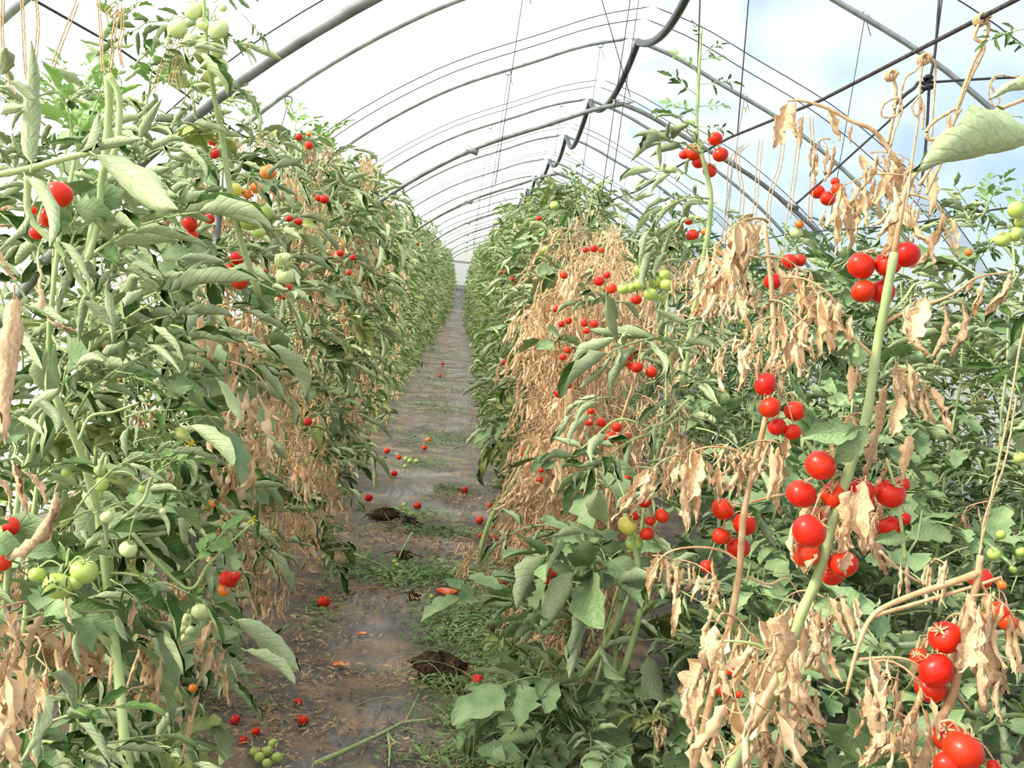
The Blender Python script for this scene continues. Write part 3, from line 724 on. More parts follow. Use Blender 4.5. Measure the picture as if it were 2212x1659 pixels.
for tp, bt, w in [((1968, 655), (1960, 775), .9), ((2000, 640), (1998, 760), .9), ((2040, 665), (2028, 780), .8), ((2078, 655), (2072, 772), .8), ((2125, 600), (2105, 690), .9), ((2180, 590), (2145, 682), 1.0), ((2110, 600), (2090, 640), 1.0),
                  ((1812, 655), (1805, 770), .6), ((1835, 790), (1838, 870), .9), ((1850, 790), (1862, 835), 1.0), ((1935, 785), (1945, 900), .7), ((1960, 785), (1968, 890), .7), ((1918, 830), (1908, 960), .7), ((1948, 850), (1935, 960), .7),
                  ((1895, 925), (1880, 1060), .6), ((1965, 940), (1950, 1045), .7), ((1925, 990), (1905, 1080), .7), ((1870, 1040), (1862, 1200), .9), ((1895, 1110), (1885, 1260), .9), ((1840, 1060), (1835, 1180), 1.0), ((1905, 1080), (1920, 1170), .8),
                  ((1700, 225), (1678, 345), .7), ((1718, 220), (1720, 300), .9), ((1735, 250), (1735, 330), .8), ((1790, 232), (1800, 320), .9), ((1800, 310), (1790, 400), .6), ((1840, 272), (1838, 310), .8), ((1860, 335), (1868, 400), .9), ((1890, 330), (1880, 410), .9),
                  ((1945, 350), (1925, 430), 1.2), ((1930, 400), (1915, 520), .9), ((1960, 420), (1970, 540), .8), ((1945, 440), (1940, 560), .9), ((1920, 440), (1905, 500), 1.0), ((2015, 370), (2010, 470), .7), ((2090, 290), (2085, 345), .9), ((2130, 255), (2125, 300), .9),
                  ((1690, 1330), (1700, 1480), 1.1), ((1725, 1400), (1720, 1600), .9), ((1700, 1450), (1705, 1640), .7), ((1790, 1290), (1830, 1400), .7), ((1815, 1290), (1850, 1390), .6), ((1845, 1290), (1850, 1380), .6), ((1640, 1340), (1650, 1420), .9), ((1620, 1380), (1600, 1470), .9),
                  ((1545, 1350), (1500, 1430), 1.2), ((1530, 1400), (1520, 1530), 1.0), ((1510, 1450), (1500, 1600), .8), ((1560, 1390), (1570, 1520), .8), ((1600, 1400), (1600, 1470), .8), ((1490, 1480), (1480, 1580), .8), ((1750, 1330), (1760, 1450), .9), ((1770, 1380), (1780, 1480), .8),
                  ((1830, 1190), (1810, 1235), 1.4), ((1960, 1220), (1955, 1300), .7)]:
    hang_px(pw, tp, bt, 1.97 + rh.uniform(-.08, .12), rh, w * 1.15)
for tp, ln in [((1945, 345), 190), ((1935, 420), 150), ((1700, 1320), 220), ((1725, 1360), 280), ((1545, 1340), 190), ((1520, 1420), 220), ((1590, 1390), 170), ((1780, 1290), 150), ((1830, 1290), 120), ((1870, 1050), 200), ((1900, 1090), 180), ((1660, 1560), 160), ((1620, 1590), 150),
               ((1740, 1490), 190), ((1490, 1540), 180), ((1760, 690), 120), ((1730, 620), 130), ((1690, 600), 160), ((1640, 555), 170), ((1580, 585), 120), ((1545, 560), 100), ((1660, 650), 140), ((1610, 740), 110), ((1810, 900), 100), ((1790, 300), 90), ((1880, 330), 120),
               ((1950, 380), 170), ((1660, 480), 170), ((1625, 470), 150), ((1560, 600), 90), ((1700, 690), 110), ((1880, 900), 140), ((1930, 800), 140)]:
    dry_px(pw, tp, ln * 1.05, 2.0 + rh.uniform(-.05, .25), rh, 1.0)
for b, t_ in [((1855, 930), (1735, 935)), ((1870, 920), (1800, 1000)), ((1960, 1160), (1890, 1165))]:
    leaf_px(pw, 'leaflet', b, t_, 1.95, up=(0, -.8, .5), name='leaflet', width=.9, me=rh.choice(LF_FLAT))
leaf_px(pw, 'leaflet', (2240, 300), (1990, 405), 1.15, 1.1, up=(.1, .7, .6), name='leaflet', width=1.0, me=LEAF['leaflet'][0])
leaf_px(pw, 'leaflet', (2230, 190), (2165, 205), 1.2, 1.15, up=(.2, -.7, .5), name='leaflet', width=1.0, me=LEAF['leaflet'][3])
for b, t_, d in [((2230, 60), (2110, 110), 1.6), ((2230, 120), (2130, 60), 1.7), ((2210, 255), (2085, 265), 1.8)]:
    leaf_px(pw, 'sparse', b, t_, d, up=(0, -.5, .8), rnd=rh)
# -- brown-stemmed plant beside it
pb = thing('tomato_plant', (.56, 2.4, 0), 'withered tomato plant on a bare brown stem beside the biggest ripe truss', 'plant')
PL['brown'] = pb
stem_px(pb, [(1480, 1750), (1545, 1470), (1575, 1360), (1598, 1230), (1605, 1120), (1625, 1020), (1648, 930), (1665, 840), (1672, 740), (1665, 600), (1650, 470)], 2.4, .010, .005, 'drystem')
stem_px(pb, [(1600, 1215), (1560, 1190), (1500, 1182), (1440, 1195), (1405, 1240)], 2.4, .0035, .002, 'drystem', 'leaf_stalk')
stem_px(pb, [(1612, 1245), (1660, 1262), (1700, 1250), (1730, 1290)], 2.4, .003, .0015, 'drystem', 'leaf_stalk')
stem_px(pb, [(1622, 1085), (1660, 1075), (1700, 1066)], 2.35, .004, .003, 'drystem', 'leaf_stalk')
stem_px(pb, [(1620, 1000), (1595, 975), (1540, 965), (1490, 975)], 2.4, .003, .002, 'drystem', 'leaf_stalk')
for tp, bt, w in [((1495, 970), (1485, 1130), .7), ((1515, 980), (1505, 1090), .8), ((1485, 990), (1475, 1150), .7), ((1550, 965), (1545, 1000), 1.0), ((1540, 970), (1570, 1005), 1.0), ((1552, 1010), (1552, 1090), .7), ((1590, 1020), (1585, 1060), .8), ((1480, 1000), (1500, 1120), .7),
                  ((1665, 960), (1660, 1080), .7), ((1680, 980), (1675, 1100), .6), ((1640, 960), (1640, 1050), .7), ((1670, 1050), (1680, 1130), .7), ((1700, 940), (1705, 990), .8), ((1420, 1200), (1400, 1290), .7), ((1465, 1220), (1455, 1330), .6), ((1440, 1210), (1440, 1290), .6), ((1540, 1210), (1545, 1290), .6), ((1620, 770), (1610, 850), .9),
                  ((1640, 760), (1640, 830), .8), ((1600, 750), (1620, 810), .8), ((1470, 1290), (1450, 1380), .7)]:
    hang_px(pb, tp, bt, 2.4 + rh.uniform(-.06, .08), rh, w * 1.1)
for tp, ln in [((1495, 965), 170), ((1480, 985), 150), ((1665, 955), 140), ((1620, 750), 100), ((1690, 960), 150), ((1550, 960), 80), ((1460, 1210), 130), ((1410, 1200), 100), ((1655, 480), 120), ((1640, 560), 150), ((1580, 600), 110)]:
    dry_px(pb, tp, ln, 2.4 + rh.uniform(-.05, .1), rh)
# -- withered plant low at the corner
pc = thing('tomato_plant', (.82, 1.72, 0), 'withered tomato plant with slanting brown shoot at the end of the jute string', 'plant')
PL['corner'] = pc
stem_px(pc, [(1930, 1850), (1990, 1660), (2030, 1560), (2062, 1490), (2075, 1400), (2110, 1260), (2118, 1200)], 1.75, .010, .006, 'drystem')
stem_px(pc, [(1828, 1500), (1850, 1410), (1885, 1330), (1960, 1290), (2050, 1260), (2115, 1238)], 1.75, .003, .007, 'drystem', 'side_shoot')
stem_px(pc, [(1890, 1330), (1990, 1300), (2100, 1268), (2160, 1248)], 1.78, .004, .003, 'drystem', 'leaf_stalk')
stem_px(pc, [(1855, 1424), (1920, 1420), (1960, 1425), (1990, 1440)], 1.75, .003, .002, 'drystem', 'leaf_stalk')
stem_px(pc, [(2066, 1490), (2075, 1510), (2100, 1540)], 1.75, .003, .002, 'drystem', 'leaf_stalk')
stem_px(pc, [(2115, 1255), (2140, 1300), (2145, 1370)], 1.75, .003, .0015, 'drystem', 'leaf_stalk')
for tp, bt, w in [((2095, 1290), (2060, 1440), .9), ((2115, 1320), (2095, 1470), .8), ((2130, 1350), (2120, 1530), .7), ((2110, 1400), (2110, 1560), .7), ((2145, 1360), (2150, 1480), .8), ((2165, 1460), (2140, 1560), .7), ((2090, 1280), (2080, 1340), 1.0), ((2140, 1280), (2140, 1420), .6), ((2105, 1300), (2112, 1420), .6),
                  ((1880, 1420), (1885, 1560), .9), ((1870, 1480), (1860, 1620), .7), ((1895, 1500), (1895, 1660), .8), ((1940, 1450), (1945, 1590), .5), ((1920, 1420), (1918, 1470), .7), ((1950, 1490), (1935, 1560), .6), ((1945, 1220), (1945, 1290), .6), ((2040, 1240), (2030, 1310), .6), ((1980, 1560), (1975, 1650), .6), ((2045, 1210), (2040, 1270), .7)]:
    hang_px(pc, tp, bt, 1.73 + rh.uniform(-.05, .06), rh, w * 1.1)
for tp, ln in [((2105, 1290), 230), ((2120, 1340), 210), ((2140, 1420), 150), ((1880, 1430), 220), ((1890, 1520), 200), ((1945, 1470), 110), ((2035, 1215), 110), ((1975, 1560), 140), ((2060, 1560), 120)]:
    dry_px(pc, tp, ln, 1.76 + rh.uniform(-.05, .1), rh, .85)
# -- healthy tall plant, pale stem, red tomatoes at its top
pg = near_plant(.60, 3.15, 'tall green tomato plant with a slender shoot rising past the arches', 3, h=1.6, n=16, dry=.03, side=math.pi + .3, hollow=.15, top=False, kinds=('roll', 'tight', 'roll'))
PL['green'] = pg
stem_px(pg, [(1475, 830), (1492, 720), (1512, 600), (1530, 500), (1535, 420), (1520, 350), (1505, 285), (1508, 200), (1512, 120), (1516, 60)], 3.1, .011, .003, n=50)
stem_px(pg, [(1480, 760), (1430, 735), (1380, 728), (1320, 715)], 3.05, .004, .002, name='leaf_stalk')
for b, t_, kd in [((1530, 430), (1330, 470), 'tight'), ((1530, 470), (1350, 530), 'roll'), ((1520, 520), (1380, 570), 'tight'), ((1490, 745), (1190, 780), 'tight'), ((1520, 400), (1340, 350), 'tight'), ((1530, 440), (1400, 400), 'roll'), ((1500, 560), (1380, 470), 'tight'),
                  ((1540, 440), (1640, 520), 'roll'), ((1520, 540), (1640, 620), 'roll'), ((1470, 860), (1380, 900), 'tight'), ((1475, 900), (1390, 960), 'tight'), ((1460, 800), (1560, 860), 'roll'), ((1515, 330), (1380, 300), 'roll'), ((1515, 310), (1420, 230), 'sparse'), ((1500, 900), (1600, 960), 'roll'),
                  ((1490, 680), (1560, 740), 'roll'), ((1500, 620), (1600, 680), 'tight'), ((1480, 1000), (1400, 1050), 'roll')]:
    leaf_px(pg, kd, b, t_, 3.05 + rh.uniform(-.05, .05), 2.95 + rh.uniform(-.15, .1), up=(rh.gauss(0, .4), .5, .8), rnd=rh)
for b, t_, w in [((1335, 690), (1285, 635), .8), ((1330, 730), (1220, 800), .8), ((1300, 728), (1265, 800), .7), ((1355, 715), (1320, 790), .8), ((1240, 985), (1160, 995), .9), ((1310, 940), (1255, 985), 1.2), ((1330, 1000), (1245, 1010), .5), ((1275, 900), (1210, 950), .8), ((1250, 1020), (1240, 1060), .9), ((1290, 870), (1230, 905), .8), ((1380, 690), (1350, 640), .7), ((1420, 700), (1440, 640), .8)]:
    leaf_px(pg, 'leaflet', b, t_, 3.0, 2.95, up=(rh.gauss(0, .3), .7, .6), name='leaflet', width=w * .95, rnd=rh)
stem_px(pg, [(1490, 860), (1420, 920), (1340, 905), (1290, 940), (1240, 985)], 3.05, .004, .002, name='leaf_stalk')
for b, t_, kd in [((1508, 210), (1420, 150), 'sparse'), ((1510, 180), (1610, 180), 'sparse'), ((1512, 120), (1575, 90), 'sparse'), ((1514, 90), (1492, 40), 'sparse'), ((1510, 230), (1580, 240), 'young'), ((1509, 160), (1440, 110), 'young'), ((1508, 250), (1420, 220), 'young'), ((1505, 270), (1590, 290), 'sparse'), ((1514, 130), (1570, 130), 'young')]:
    leaf_px(pg, kd, b, t_, 3.1, up=(rh.gauss(0, .4), -.6, .6), rnd=rh)
# -- low plant with broad drooping leaves at the path edge
pq = near_plant(.46, 3.12, 'short tomato plant with broad drooping leaves and a yellow-green tomato, at the path edge', 4, h=.78, n=26, dry=.06, side=math.pi, hollow=.2, top=False, kinds=('flat', 'yellow', 'flat', 'roll'))
PL['low'] = pq
stem_px(pq, [(1270, 1560), (1335, 1470), (1365, 1390), (1385, 1300), (1375, 1200), (1350, 1110)], 3.0, .012, .007)
stem_px(pq, [(1260, 1460), (1300, 1400), (1335, 1330), (1345, 1250)], 3.05, .010, .006, name='side_shoot')
for b, t_, w in [((1240, 1240), (1165, 1370), 1.1), ((1275, 1240), (1260, 1350), 1.0), ((1290, 1300), (1240, 1430), .9), ((1180, 1200), (1130, 1330), 1.0), ((1220, 1180), (1150, 1240), .9), ((1320, 1210), (1380, 1280), 1.0), ((1340, 1260), (1420, 1260), .8), ((1200, 1330), (1110, 1400), .9),
                 ((1260, 1150), (1190, 1160), .8), ((1310, 1130), (1290, 1060), .9), ((1380, 1150), (1440, 1180), .9), ((1300, 1390), (1330, 1480), .9), ((1250, 1470), (1140, 1490), .8), ((1400, 1420), (1430, 1520), .9), ((1320, 1560), (1310, 1640), .9), ((1270, 1350), (1230, 1470), .8), ((1330, 1100), (1400, 1060), .8)]:
    leaf_px(pq, 'leaflet', b, t_, 3.0 + rh.uniform(-.1, .1), 2.9 + rh.uniform(-.1, .1), up=(rh.gauss(0, .4), .8, .5), name='leaflet', width=w, me=rh.choice(LF_FLAT + LEAF['leaflet'][:2]))
for k, (px, py, d) in enumerate([(1170, 1560, 3.3), (1290, 1640, 3.0), (1400, 1600, 2.9), (1480, 1560, 2.9)]):
    w_ = GP(px, py)
    near_plant(P(px, py, d)[0], d, ['leafy seedling clump at the path edge below the short plant', 'leafy clump between the path edge and the drooping withered leaves', 'leafy clump under the withered bundle beside the path', 'leafy clump under the brown bare stem'][k], 500 + k, h=.48, n=28, dry=.05,
               kinds=('flat', 'yellow', 'flat', 'sparse'), side=math.pi, scale=.55, top=False, zmin=.05, group='leafy clumps at the path edge', hollow=.15)

# ------------------------------------------------------------------ tomatoes
def tomato_mesh(name, mat, seed, ns=20, nr=12, flat=.9):
    rng = np.random.default_rng(seed); th = np.linspace(0, math.pi, nr + 1); an = np.linspace(0, 2 * math.pi, ns, endpoint=False)
    TH, AN = np.meshgrid(th, an, indexing='ij')
    r = 1 + .025 * np.cos(AN * (4 + seed % 2) + seed) * np.sin(TH) + .02 * np.cos(AN * 2 + seed)
    G = np.stack([r * np.sin(TH) * np.cos(AN), r * np.sin(TH) * np.sin(AN), flat * np.cos(TH)], axis=2)
    G[..., 2] -= .22 * np.exp(-(TH / .35) ** 2) * (1 + .3 * np.cos(AN * 5))
    mb = MB(); mb.grid(G[:, ::-1].copy(), 0, closed=True); return mb.mesh(name, [mat])
TM = {m: [tomato_mesh('tomato', m, k) for k in range(3)] for m in ('red', 'orange', 'green', 'pale', 'yellowfruit')}
def calyx_mesh(seed, mats):
    rng = np.random.default_rng(seed); mb = MB()
    for k in range(6):
        a = k * 1.047 + rng.normal(0, .15); L = rng.uniform(.55, .8)
        G = leaflet(rng, L, .17, .6, rng.normal(-.5, .6), rng.normal(0, .4), 5, 2, 0, 0, blunt=.3)
        put_leaflet(mb, G, xf(frame((math.cos(a), math.sin(a), .15)), (0, 0, .74)), 0, 0, .02)
    return mb.mesh('calyx', mats)
mb = MB(); mb.tube(spline([(0, 0, .7), (.03, .02, .95), (.15, .05, 1.15), (.4, .1, 1.25)], 10), .055, 5)
PED = {'g': mb.mesh('pedicel', ['stem']), 'd': mb.mesh('pedicel', ['drystem'])}
CAL = {'g': [calyx_mesh(k, ['stem', 'stem']) for k in range(2)], 'd': [calyx_mesh(5 + k, ['dry', 'drystem']) for k in range(2)]}
rt = random.Random(21)
def tomato(px, py, rpx, d, colour, label, group=None, cal=None, on_ground=False):
    if on_ground:
        g = GP(px, py + rpx * .8); d = g[1]; r = rpx * d / FPX; p = np.array([g[0], g[1], r * .88])
    else:
        p = P(px, py, d); r = rpx * d / FPX
    o = link('tomato', rt.choice(TM[colour])); o.location = Vector(p)
    o.rotation_euler = (rt.gauss(0, .5) if not on_ground else rt.uniform(-2, 2), rt.gauss(0, .4), rt.uniform(0, 6.28)); o.scale = (r, r, r)
    tag(o, label, 'tomato', group)
    if rpx >= 7 and not (on_ground and rt.random() < .5):
        cx = link('calyx', rt.choice(CAL[cal or 'g']), o)
        if rpx >= 12: link('pedicel', PED[cal or 'g'], cx)
    return p, r
def truss(fruits, d, phrase, colour_word, group, anchor=None, plant=None, cal='g', colour='red', shared=None):
    """fruits: (px, py, r[, colour]); labels count down from the top of the truss"""
    fr = sorted(fruits, key=lambda f: f[1]); n = len(fr); got = []
    for k, f in enumerate(fr):
        c = f[3] if len(f) > 3 else colour
        cw = {'red': 'red', 'orange': 'orange', 'green': 'green', 'pale': 'pale green', 'yellowfruit': 'yellow-green'}[c]
        if shared: lab = shared
        elif n == 1: lab = f'{cw} tomato {phrase}'
        elif k == 0: lab = f'topmost {cw} tomato {phrase}'
        elif k == n - 1: lab = f'lowest {cw} tomato {phrase}'
        else: lab = f'{ORD[k]} {cw} tomato from the top {phrase}'
        dd = f[4] if len(f) > 4 else d + rt.uniform(-.02, .02)
        got.append(tomato(f[0], f[1], f[2], dd, c, lab, group, cal))
    if plant is not None:
        base = np.array(PL[plant].location); mb = MB()
        ctr = np.mean([p for p, r in got], axis=0); top = max(p[2] + r for p, r in got)
        a = P(anchor[0], anchor[1], d + .02) if anchor else ctr + [0, .05, .12]
        mid = np.array([ctr[0], ctr[1] + .01, (top + ctr[2]) / 2])
        mb.tube(spline([a - base, (a + mid) / 2 + [0, 0, .015] - base, mid - base], 12), .0026, 5)
        for p, r in got:
            e = p + [0, 0, r * .75]; s = mid + (e - mid) * .15
            mb.tube(spline([s - base, (s + e) / 2 + [0, 0, .012] - base, e - base], 8), .0017, 4, cap=False)
        link('truss_stalk', mb.mesh('truss_stalk', ['drystem' if cal == 'd' else 'stem']), PL[plant])

truss([(1773, 1005, 36), (1731, 1067, 34), (1748, 1148, 40, 'red', 1.9), (1739, 1195, 33), (1765, 1119, 26, 'red', 2.06), (1802, 1070, 31), (1860, 1060, 29), (1821, 1218, 34), (1796, 1241, 26, 'red', 2.06)], 2.0, 'in the biggest truss around the pale stem', '', 'ripe tomatoes of the biggest truss', (1830, 1040), 'wither', 'd')
truss([(1923, 1066, 34), (1948, 1045, 19, 'red', 2.12), (1923, 1138, 27), (1954, 1121, 15, 'red', 2.12), (1872, 1088, 22, 'red', 2.1), (1866, 1128, 20, 'red', 2.1)], 2.03, 'half hidden by withered leaves beside the thin green shoot', '', 'ripe tomatoes beside the thin green shoot', (1900, 1030), 'wither', 'd')
truss([(1860, 574, 30), (1918, 570, 29), (1958, 550, 30), (1865, 629, 27), (1906, 630, 28)], 2.08, 'in the truss at the top of the pale stem', '', 'ripe tomatoes at the top of the pale stem', (1915, 640), 'wither', 'd')
truss([(1653, 830, 26), (1663, 880, 25), (1716, 888, 23), (1679, 922, 21), (1712, 933, 20)], 2.35, 'in the five-fruit truss above the brown stem', '', 'ripe tomatoes above the brown stem', (1690, 850), 'brown', 'd')
truss([(1561, 1100, 26), (1609, 1133, 27), (1558, 1158, 21), (1595, 1183, 27), (1528, 1224, 16)], 2.46, 'in the truss crossed by the brown stem', '', 'ripe tomatoes crossed by the brown stem', (1602, 1090), 'brown', 'd')
truss([(2043, 1377, 38), (2022, 1448, 41), (2010, 1486, 37), (1985, 1418, 20, 'red', 1.85)], 1.75, 'in the truss hanging under the slanting brown shoot', '', 'ripe tomatoes under the slanting brown shoot', (2000, 1400), 'corner', 'd')
truss([(2081, 1622, 47), (2049, 1592, 37, 'red', 1.72), (2046, 1652, 32), (2147, 1656, 17)], 1.65, 'of the lowest ripe group beside the thick brown stem', '', 'ripe tomatoes of the lowest group', (2030, 1560), 'corner', 'd')
truss([(2118, 1250, 26), (2164, 1263, 11, 'orange'), (2156, 1322, 27), (2178, 1345, 22)], 2.0, 'below the end of the hanging jute string', '', 'tomatoes below the jute string', (2110, 1240), 'corner', 'd')
truss([(1669, 608, 20), (1705, 565, 18), (1728, 562, 14), (1732, 698, 9)], 2.9, 'among withered leaves beneath the twine loops', '', 'red tomatoes beneath the twine loops', None, None, 'd')
truss([(1766, 414, 16), (1788, 429, 17), (1810, 410, 16), (1804, 392, 10)], 3.3, 'in the orange-red group below the support wire', '', 'tomatoes below the support wire')
truss([(1497, 329, 19), (1509, 350, 15), (1545, 300, 16), (1556, 334, 17), (1533, 368, 16), (1476, 335, 10)], 3.2, 'at the top of the tall green plant', '', 'red tomatoes at the top of the tall green plant', (1515, 320), 'green')
truss([(1496, 508, 14), (1487, 478, 9), (1523, 500, 10, 'orange'), (1467, 490, 10)], 3.2, 'halfway up the tall green plant stem', '', 'red tomatoes halfway up the tall green plant', (1520, 480), 'green')
truss([(1348, 623, 14), (1363, 622, 12), (1383, 614, 15), (1385, 582, 16), (1417, 607, 17), (1405, 634, 17), (1439, 616, 15), (1435, 594, 14), (1432, 642, 10)], 2.9, 'in the bright green truss beside the tall green plant', '', 'green tomatoes beside the tall green plant', (1470, 560), 'green', 'g', 'green')
truss([(2196, 454, 20), (2166, 517, 18), (2194, 506, 17), (2205, 480, 14)], 2.7, 'in the green truss by the bluish film', '', 'green tomatoes by the bluish film', None, None, 'g', 'green')
truss([(1720, 503, 14, 'pale'), (1727, 484, 10, 'orange'), (2092, 545, 9, 'orange')], 3.4, 'ripening behind the withered top shoot', '', 'ripening tomatoes behind the withered top shoot')
truss([(2162, 1155, 12), (2147, 1197, 15), (2205, 1192, 12), (2203, 989, 14), (2188, 1230, 9)], 2.6, 'on the broad-leaved plant behind the string', '', 'green tomatoes on the broad-leaved plant', None, None, 'g', 'green')
truss([(1608, 695, 10), (1614, 673, 8), (1572, 672, 7), (1590, 690, 6)], 3.6, 'behind the withered leaves beneath the twine loops', '', 'small green tomatoes behind withered leaves', None, None, 'g', 'green')
truss([(1583, 1450, 14), (1563, 1494, 14), (1566, 1535, 12), (1598, 1500, 10)], 2.15, 'peeping through the lowest withered bundle', '', 'red tomatoes in the withered bundle', None, None, 'd')
# white-film side
truss([(127, 420, 29), (105, 470, 23), (79, 503, 16), (69, 454, 10)], 1.62, 'in the truss on the nearest plant against the glare', '', 'ripe tomatoes on the nearest plant', (110, 390), 'near')
truss([(419, 24, 21), (383, 62, 22), (473, 62, 22), (438, 52, 14), (408, 87, 15), (437, 98, 17), (469, 110, 15), (471, 142, 22), (476, 175, 13), (481, 17, 9)], 2.6, 'in the truss topping the tall shoot', '', 'pale tomatoes at the top of the tall shoot', (445, 20), 'tall', 'g', 'pale')
truss([(464, 331, 12), (459, 305, 10), (579, 371, 18, 'orange'), (646, 296, 8), (667, 290, 6, 'orange')], 3.0, 'scattered below the pale truss against the glare', '', 'red tomatoes below the pale truss')
truss([(510, 410, 14, 'yellowfruit'), (553, 405, 13, 'orange'), (533, 419, 11, 'orange')], 2.8, 'in the turning group above the bright green trio', '', 'turning tomatoes above the green trio', (540, 385), 'tall')
truss([(503, 466, 17), (537, 476, 22), (569, 459, 20), (560, 503, 13)], 2.75, 'in the bright green trio on the tall plant', '', 'green tomatoes of the bright trio', (545, 440), 'tall', 'g', 'green')
truss([(442, 455, 15), (410, 483, 17), (415, 510, 15), (452, 472, 12)], 3.0, 'half hidden behind leaves next to the green trio', '', 'red tomatoes half hidden next to the green trio', (430, 440), 'tall')
truss([(513, 558, 16), (532, 587, 18), (518, 609, 18), (496, 580, 11)], 3.0, 'in the dark red truss left of the pale pair', '', 'dark red tomatoes left of the pale pair', (520, 540), 'tall')
truss([(612, 562, 20), (615, 597, 20)], 2.9, 'of the pale green pair on the tall plant', '', 'pale pair on the tall plant', (605, 535), 'tall', 'g', 'pale')
truss([(574, 584, 8), (621, 621, 10), (611, 641, 8), (700, 430, 11), (688, 428, 8), (645, 479, 9), (625, 472, 8), (735, 547, 8), (753, 589, 7), (762, 556, 7)], 4.0, 'among the drying leaves behind the tall plant', '', 'small red tomatoes among drying leaves', shared='small red tomato among the drying leaves behind the tall plant')
truss([(81, 1241, 19), (125, 1265, 32), (182, 1234, 30), (162, 1258, 18)], 1.85, 'in the big truss low on the nearest plant', '', 'big green tomatoes low on the nearest plant', (150, 1190), 'near', 'g', 'green')
truss([(20, 1138, 23), (5, 1215, 21)], 1.6, 'behind the curled withered leaf at the frame edge', '', 'red tomatoes behind the curled withered leaf', None, None, 'd')
truss([(493, 1251, 21), (510, 1244, 11), (483, 1275, 14, 'orange')], 2.6, 'in the overripe split group above the path edge', '', 'overripe tomatoes above the path edge', None, None, 'd')
truss([(434, 1322, 21), (403, 1339, 14), (397, 1357, 10), (410, 1362, 11), (400, 1378, 10)], 2.35, 'in the small whitish truss above the floor', '', 'whitish green tomatoes above the floor', (440, 1290), 'near', 'g', 'pale')
truss([(231, 1116, 15), (277, 1186, 20), (352, 1104, 8)], 1.9, 'on the thin stalk of the nearest plant', '', 'creamy tomatoes on the thin stalk', (300, 1100), 'near', 'g', 'pale')
truss([(219, 1046, 17), (309, 1056, 11), (216, 1016, 13), (143, 1021, 11)], 1.95, 'in the shaded group on the nearest plant', '', 'shaded green tomatoes on the nearest plant', (230, 990), 'near', 'g', 'green')
truss([(454, 1090, 11, 'orange'), (417, 1486, 10, 'orange'), (245, 1236, 11, 'orange')], 2.6, 'glowing between leaves of the nearest plant', '', 'orange tomatoes between the near leaves')
# dry patch beside the path
DRY = [(1201, 668, 7), (1209, 664, 8), (1219, 657, 9), (1218, 594, 9), (1213, 700, 7), (1228, 693, 8), (1262, 697, 9), (1284, 699, 9), (1267, 714, 8), (1294, 606, 12), (1321, 623, 11), (1311, 594, 8), (1226, 756, 8), (1216, 771, 8), (1213, 823, 8), (1208, 849, 11), (1228, 832, 8),
       (1138, 970, 6), (1130, 982, 5), (1169, 1016, 6), (1167, 1036, 6), (1283, 537, 8), (1299, 540, 7), (1265, 540, 6)]
for k, f in enumerate(DRY):
    tomato(f[0], f[1], f[2] * 1.05, depth_x(f[0], f[1], .33), 'red', 'small ripe tomato clinging to the withered plants of the dry patch', 'ripe tomatoes on the far side of the dry patch', 'd')
truss([(1375, 647, 12), (1356, 766, 14), (1351, 783, 10), (1363, 791, 9), (1376, 793, 14), (1407, 804, 14)], 3.5, 'at the near edge of the dry patch', '', 'ripe tomatoes at the near edge of the dry patch', None, None, 'd')
truss([(1277, 888, 8), (1272, 911, 10), (1299, 913, 11), (1332, 923, 12), (1319, 945, 15), (1339, 948, 12), (1354, 943, 8)], 3.4, 'in the truss behind the pair of big curled leaves', '', 'ripe tomatoes behind the curled leaves', None, None, 'd')
truss([(1263, 1056, 10), (1255, 1083, 10), (1243, 1072, 9), (1235, 1050, 6), (1230, 1097, 7), (1338, 1038, 10), (1354, 1033, 8)], 3.5, 'hanging low in front of the dry patch', '', 'ripe tomatoes low in front of the dry patch', None, None, 'd')
truss([(1354, 1135, 21, 'yellowfruit'), (1370, 1173, 20, 'green'), (1430, 1114, 17), (1397, 1153, 16), (1368, 1116, 12), (1393, 1083, 16), (1405, 1125, 12)], 3.0, "of the short drooping plant's mixed truss", '', 'mixed tomatoes of the short drooping plant', (1375, 1095), 'low')
truss([(1182, 1254, 9), (1181, 1229, 11), (1277, 1204, 7), (1195, 1240, 8)], 3.05, 'behind the short drooping plant', '', 'red tomatoes behind the broad leaves')
truss([(1184, 743, 4), (1203, 754, 4), (1177, 763, 5)], 5.6, '', '', 'tiny green tomatoes beyond the dry patch', shared='tiny green tomato on the green edge of the dry patch', colour='green')
